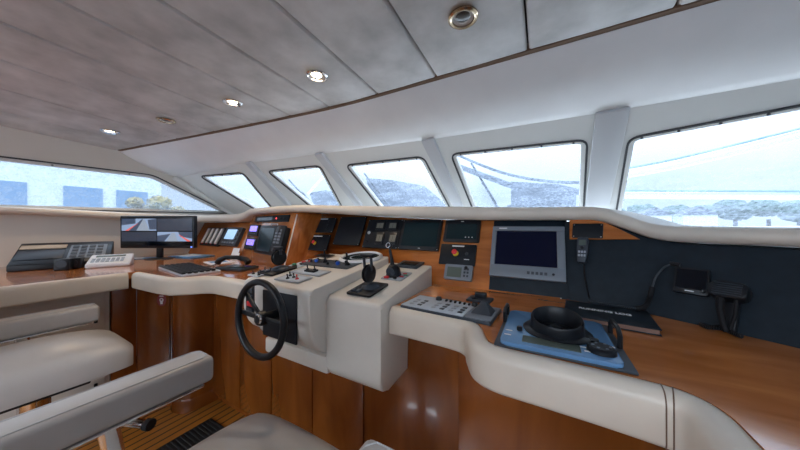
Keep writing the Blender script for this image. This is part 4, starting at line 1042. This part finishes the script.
def chair(label, sx0, sx1, yf, sz, arms, az, aw, depth=.58, foot=None, seat_h=.13, az_front=None):
    cx = (sx0+sx1)/2; cy = yf-depth/2
    r = thing('helm_chair', label, 'chair', T(cx, cy, -EYE), 'helm chairs')
    L = lambda x, y, z: (x-cx, y-cy, z+EYE)
    a = L(sx0, yf-depth, sz-seat_h); b = L(sx1, yf, sz)
    s = cushion(MB(), a[0], b[0], a[1], b[1], a[2], b[2], .055, .05, 20).build('seat', M['seat'], r, 60)
    mb = MB(); cushion(mb, -.26, .26, -.33, .33, 0, .12, .02, .05, 12)
    for v in mb.bm.verts: v.co = T(0, a[1]-.04, b[2]+.36) @ RX(math.radians(80)) @ v.co
    mb.build('backrest', M['seat'], r, 60)
    MB().box(a[0]+.09, b[0]-.09, a[1]+.06, b[1]-.14, a[2]-.035, a[2]-.0005, .006).build('seat_pan', M['black'], r)
    MB().lathe([(.17, 0), (.17, .012), (.06, .03), (.045, .06), (.045, a[2]-.04), (0, a[2]-.04)], 28).build('pedestal', M['chrome'], r)
    for ax in arms:
        zt = az; y0, y1 = yf-.60, yf-.10 if ax[1] is None else ax[1]
        p = L(ax[0], 0, 0)
        mb = MB(); mb.box(p[0]-aw/2, p[0]+aw/2, y0-cy, y1-cy, zt+EYE-.085, zt+EYE, .017, 4); ar = mb.build('armrest', M['seat'], r, 60)
        e = aw/2-.014; MB().tube([Vector((p[0]+q*e, v, zt+EYE+.0004)) for q, v in ((1, y0-cy+.02), (1, y1-cy-.03), (.6, y1-cy-.012), (-.6, y1-cy-.012), (-1, y1-cy-.03), (-1, y0-cy+.02))], .0018, 6).build('stitched_seam', M['mull'], ar)
        MB().box(p[0]-aw/2+.012, p[0]+aw/2-.004, y0-cy+.02, y1-cy-.03, zt+EYE-.093, zt+EYE-.0855, .002).build('armrest_rail', M['chrome'], r)
        pts = [Vector((p[0], y1-cy-.24, zt+EYE-.094)), Vector((p[0]+.004, y1-cy-.23, zt+EYE-.17)), Vector((p[0]*.8, y1-cy-.22, a[2]-.02)), Vector((p[0]*.4, y1-cy-.2, a[2]-.05))]
        MB().tube(pts, .022, 14).build('armrest_post', M['chrome'], r)
    if foot:
        MB().tube([Vector(L(*foot[0])), Vector(L(*foot[1]))], .022, 14).build('footrest_bar', M['chrome'], r)
        e = Vector(L(*foot[0])); d = (e-Vector(L(*foot[1]))).normalized()
        MB().tube([e+d*.001, e+d*.03], .027, 14).build('rubber_end', M['rubber'], r)
        MB().tube([Vector(L((foot[0][0]+foot[1][0])/2, foot[0][1], foot[0][2])), Vector((0, 0, foot[0][2]+EYE))], .018, 10).build('footrest_arm', M['chrome'], r)
    return r
chair('cream leather helm chair nearest the camera with long armrest crossing the view', -.935, -.38, .61, -.655, ((-1.035, .475), (-.275, .455)), -.445, .105)
chair('cream leather helm chair at the far left beside the drawer unit', -2.17, -1.71, .50, -.565, ((-2.16, .455),), -.435, .10, depth=.55, foot=((-1.78, .54, -1.02), (-2.15, .40, -1.02)), seat_h=.12)

# ================================================================== outside
struct(MB().box(-6.0, 4.0, 2.7, 9.0, -.75, -.6).build('foredeck', M['hull'])).name = 'foredeck'
struct(MB().box(-400, 400, -100, 700, -4.2, -4.0).build('harbour_water', M['water'], smooth=0))
def wiper(win, base, tip, label):
    i = win-2; a, b = TP[i], TP[i+1]; mid = (BP[i]+BP[i+1])/2; nr = (b-a).cross(mid-(a+b)/2).normalized()
    if nr.y < 0: nr = -nr
    def hit(px, py): d = ray(px, py); o = a+nr*.10; return d*(o.dot(nr)/d.dot(nr))
    p0, p1 = hit(*base), hit(*tip); c = p0.copy()
    r = thing('windscreen_wiper', label, 'wiper', T(*c), 'windscreen wipers')
    MB().tube([p0-c, (p0.lerp(p1, .55))-c+nr*.015, p0.lerp(p1, .62)-c], [.010, .008, .006], 8).build('wiper_arm', M['black'], r)
    d = (p1-p0).normalized(); s = nr.cross(d).normalized()*.02
    MB().tube([p0.lerp(p1, .22)-c-nr*.02+s, p1-c-nr*.02+s], .008, 8).build('wiper_blade', M['black'], r)
    MB().cyl((0, 0, 0), .018, .05, 14, nr.to_track_quat('Z', 'Y').to_matrix().to_4x4() @ T(0, 0, -.04)).build('spindle', M['black'], r)
wiper(3, (317, 210), (288, 178.5), 'black wiper outside the second front window from the left')
wiper(4, (390, 209), (363, 172), 'black wiper outside the middle front window')
wiper(5, (500, 212), (469, 162), 'black wiper crossing the window above the large monitor')
def cover(pix, y, depth, name, label, cat, mat='canvas', h2=None):
    P = [at_y(px, py, y) for px, py in pix]; c = sum(P, Vector())/len(P); c.z = min(p.z for p in P)
    r = thing(name, label, cat, T(*c)); n = len(P)
    mb = MB(); vs = [p-c for p in P]+[p-c+Vector((.3, depth, 0)) for p in P]
    mb._new(vs, [tuple(range(n)), tuple(range(n, 2*n))[::-1]]+[(i, n+i, n+(i+1) % n, (i+1) % n) for i in range(n)])
    mb.build('cover', M[mat], r, 20)
    return r, c
def legs(r, c, pts, zb):
    for p in pts: MB().tube([Vector((p[0], p[1], 0)), Vector((p[0], p[1], zb-c.z))], .04, 8).build('support', M['alu'], r)
r, c = cover([(375, 215), (366, 178), (392, 180), (412, 198), (424, 215)], 5.2, 1.2, 'canvas_cover', 'grey canvas deck cover seen through the middle front window', 'boat cover'); legs(r, c, ((.15, .5),), -.6)
r, c = cover([(318, 215), (309, 193), (326, 190), (348, 215)], 5.0, 1.0, 'canvas_cover', 'grey canvas deck cover seen through the window second from the left', 'boat cover'); legs(r, c, ((.15, .5),), -.6)
r, c = cover([(511, 215), (511, 181.5), (558, 184), (557, 215)], 4.6, .7, 'deck_locker', 'dark grey deck locker outside the window above the large monitor', 'locker', 'canvas')
MB().box(-.38, .38, -.02, -.004, .0, .18, .004).build('locker_door', M['black'], r); legs(r, c, ((-.3, .3), (.3, .3)), -.6)
# guard rails, mooring ropes
def rail(pix, y, rad, name, label, cat, mat):
    P = [at_y(px, py, yy) for (px, py), yy in zip(pix, y)]; c = P[0].copy(); e = P[-1]-c
    o = thing(name, label, cat, T(*c)); MB().tube([Vector(q)-c for q in crom([tuple(p) for p in P], 5)], rad, 8).build('line', M[mat], o)
    if rad > .035: MB().tube([e-Vector((.05, 0, .02)), Vector((e.x-.05, e.y, -.6-c.z))], .035, 8).build('post', M[mat], o)
rail([(600, 178), (680, 164), (900, 110)], (4, 4.1, 4.2), .05, 'awning_tube', 'white sloping tube high across the right front window', 'tube', 'hull')
rail([(600, 172.5), (680, 158), (900, 103.5)], (3.95, 4.05, 4.15), .012, 'rope', 'dark rope along the sloping tube in the right front window', 'rope', 'facade')
rail([(590, 195), (680, 195.5), (900, 196)], (4, 4, 4), .04, 'awning_tube', 'white level tube across the right front window', 'tube', 'hull')
rail([(590, 190.5), (680, 191), (900, 191.5)], (3.95, 3.95, 3.95), .012, 'rope', 'dark rope above the level tube in the right front window', 'rope', 'facade')
rail([(455, 154), (500, 172), (545, 181), (600, 183)], (4, 4, 4, 4), .02, 'rope', 'dark drooping rope high in the window above the large monitor', 'rope', 'canvas')
rail([(455, 165), (490, 178), (530, 190), (600, 192)], (4, 4, 4, 4), .04, 'awning_tube', 'grey drooping roll low in the window above the large monitor', 'tube', 'canvas')
rail([(340, 160), (326, 174), (308, 194)], (4.2, 4.2, 4.2), .03, 'pole', 'pale slanted pole outside the second front window', 'pole', 'hull')
# trees and houses on the far shore
for k in range(9):
    px = 612+31*k+random.uniform(-2, 2); y = 120+22*(k % 2); q = at_y(px, 215, y); h = random.uniform(5.5, 10.5)
    r = thing('tree', 'hazy tree on the far shore seen through the right front window', 'tree', T(q.x, q.y, -4), 'trees on the far shore')
    mb = MB()
    for j in range(5): mb.sphere((random.uniform(-2, 2), random.uniform(-2, 2), h*random.uniform(.5, .85)+4), random.uniform(2.2, 3.8), (1.1, 1, .8), 10)
    for v in mb.bm.verts: v.co += Vector((random.uniform(-.4, .4), random.uniform(-.4, .4), random.uniform(-.4, .4)))
    mb.build('crown', M['leaf'], r, 0)
    MB().cyl((0, 0, 0), .5, 6, 8).build('trunk', M['bark'], r)
for k, px in enumerate((652, 694)):
    q = at_y(px, 215, 95); r = thing('house', ('pale house on the far shore, left of two', 'pale house on the far shore, right of two')[k], 'house', T(q.x, q.y, -4), 'houses on the far shore')
    MB().box(-3, 3, -3, 3, 0, 6.5).build('wall', M['hull'], r); MB().prism([(-3.4, 6.5), (3.4, 6.5), (0, 8.6)], -3.2, 3.2, m=RX(math.radians(90))).build('roof', M['canvas'], r)
struct(MB().box(-200, 400, 85, 300, -4, -3.6).build('far_shore', M['hill'], smooth=0))
# port side: quay building and dry hillside
r = thing('quay_building', 'blue-grey quay building seen through the left side window', 'building', T(-19, 2.6, -4))
MB().box(-3, 3, -3.2, 2.8, 0, 6.2).build('wall', M['hull'], r)
for y0, y1 in ((-2.4, -.9), (-.1, .9), (1.3, 2.3)):
    MB().box(3.001, 3.06, y0, y1, 4.2, 5.5).build('window', M['facade'], r)
for px, rr, hh, mt, lab in ((159, .85, 5.7, 'hill', 'yellow-brown tree seen through the left side window'), (190, .85, 5.0, 'leaf2', 'green bushy tree toward the front end of the left side window')):
    q = (DV+RV*((px-400)/F))*11; r = thing('tree', lab, 'tree', T(q.x, q.y, -4))
    mb = MB()
    for j in range(26): mb.sphere((random.uniform(-.75, .75)*rr, random.uniform(-.75, .75)*rr, hh*random.uniform(.45, .9)), random.uniform(.28, .45)*rr, (1, 1, .85), 12)
    for v in mb.bm.verts: v.co += Vector((random.uniform(-.06, .06), random.uniform(-.06, .06), random.uniform(-.06, .06)))
    mb.build('crown', M[mt], r, 0); MB().cyl((0, 0, 0), .2, hh*.5, 8).build('trunk', M['bark'], r)

# ================================================================== light, camera
w = bpy.data.worlds.new('World'); S.world = w; w.use_nodes = True; nt = w.node_tree
bg = nt.nodes['Background']
tc = nt.nodes.new('ShaderNodeTexCoord'); n = nt.nodes.new('ShaderNodeTexNoise'); n.inputs['Scale'].default_value = 2.5; n.inputs['Detail'].default_value = 5
rp_ = nt.nodes.new('ShaderNodeValToRGB'); rp_.color_ramp.elements[0].position = .3; rp_.color_ramp.elements[1].position = .7
rp_.color_ramp.elements[0].color = (.58, .73, .92, 1); rp_.color_ramp.elements[1].color = (.88, .94, 1, 1)
nt.links.new(tc.outputs['Generated'], n.inputs['Vector']); nt.links.new(n.outputs['Fac'], rp_.inputs['Fac']); nt.links.new(rp_.outputs['Color'], bg.inputs['Color'])
sxyz = nt.nodes.new('ShaderNodeSeparateXYZ'); nt.links.new(tc.outputs['Generated'], sxyz.inputs[0])
mrg = nt.nodes.new('ShaderNodeMapRange'); mrg.inputs['From Min'].default_value = .12; mrg.inputs['From Max'].default_value = .9
mrg.inputs['To Min'].default_value = .95; mrg.inputs['To Max'].default_value = 5.5       # overcast sky: zenith brighter than the horizon
nt.links.new(sxyz.outputs['Z'], mrg.inputs['Value']); nt.links.new(mrg.outputs['Result'], bg.inputs['Strength'])
def added_fill_lamp(x, y, e=16):
    p = Vector((x, y, ceil_z(x, y)))
    downlight(0, 0, True, 'unseen fill downlight added in the ceiling behind the chairs', p)
for x in (-2.58, -1.08): added_fill_lamp(x, -.9)  # lamps added out of view to fill the room with warm light

for o in list(S.objects):
    if o.parent is None: o.location.z += EYE
cam = bpy.data.cameras.new('camera'); co = bpy.data.objects.new('camera', cam); COL.objects.link(co)
cam.sensor_width = 36; cam.lens = F*36/800; cam.clip_start = .02; cam.clip_end = 2000
co.location = (0, 0, EYE); co.rotation_euler = (math.radians(90), 0, PSI)
S.camera = co
S.view_settings.view_transform = 'Standard'; S.view_settings.look = 'None'; S.view_settings.gamma = 1; S.view_settings.use_curve_mapping = False
S.view_settings.exposure = 2.15
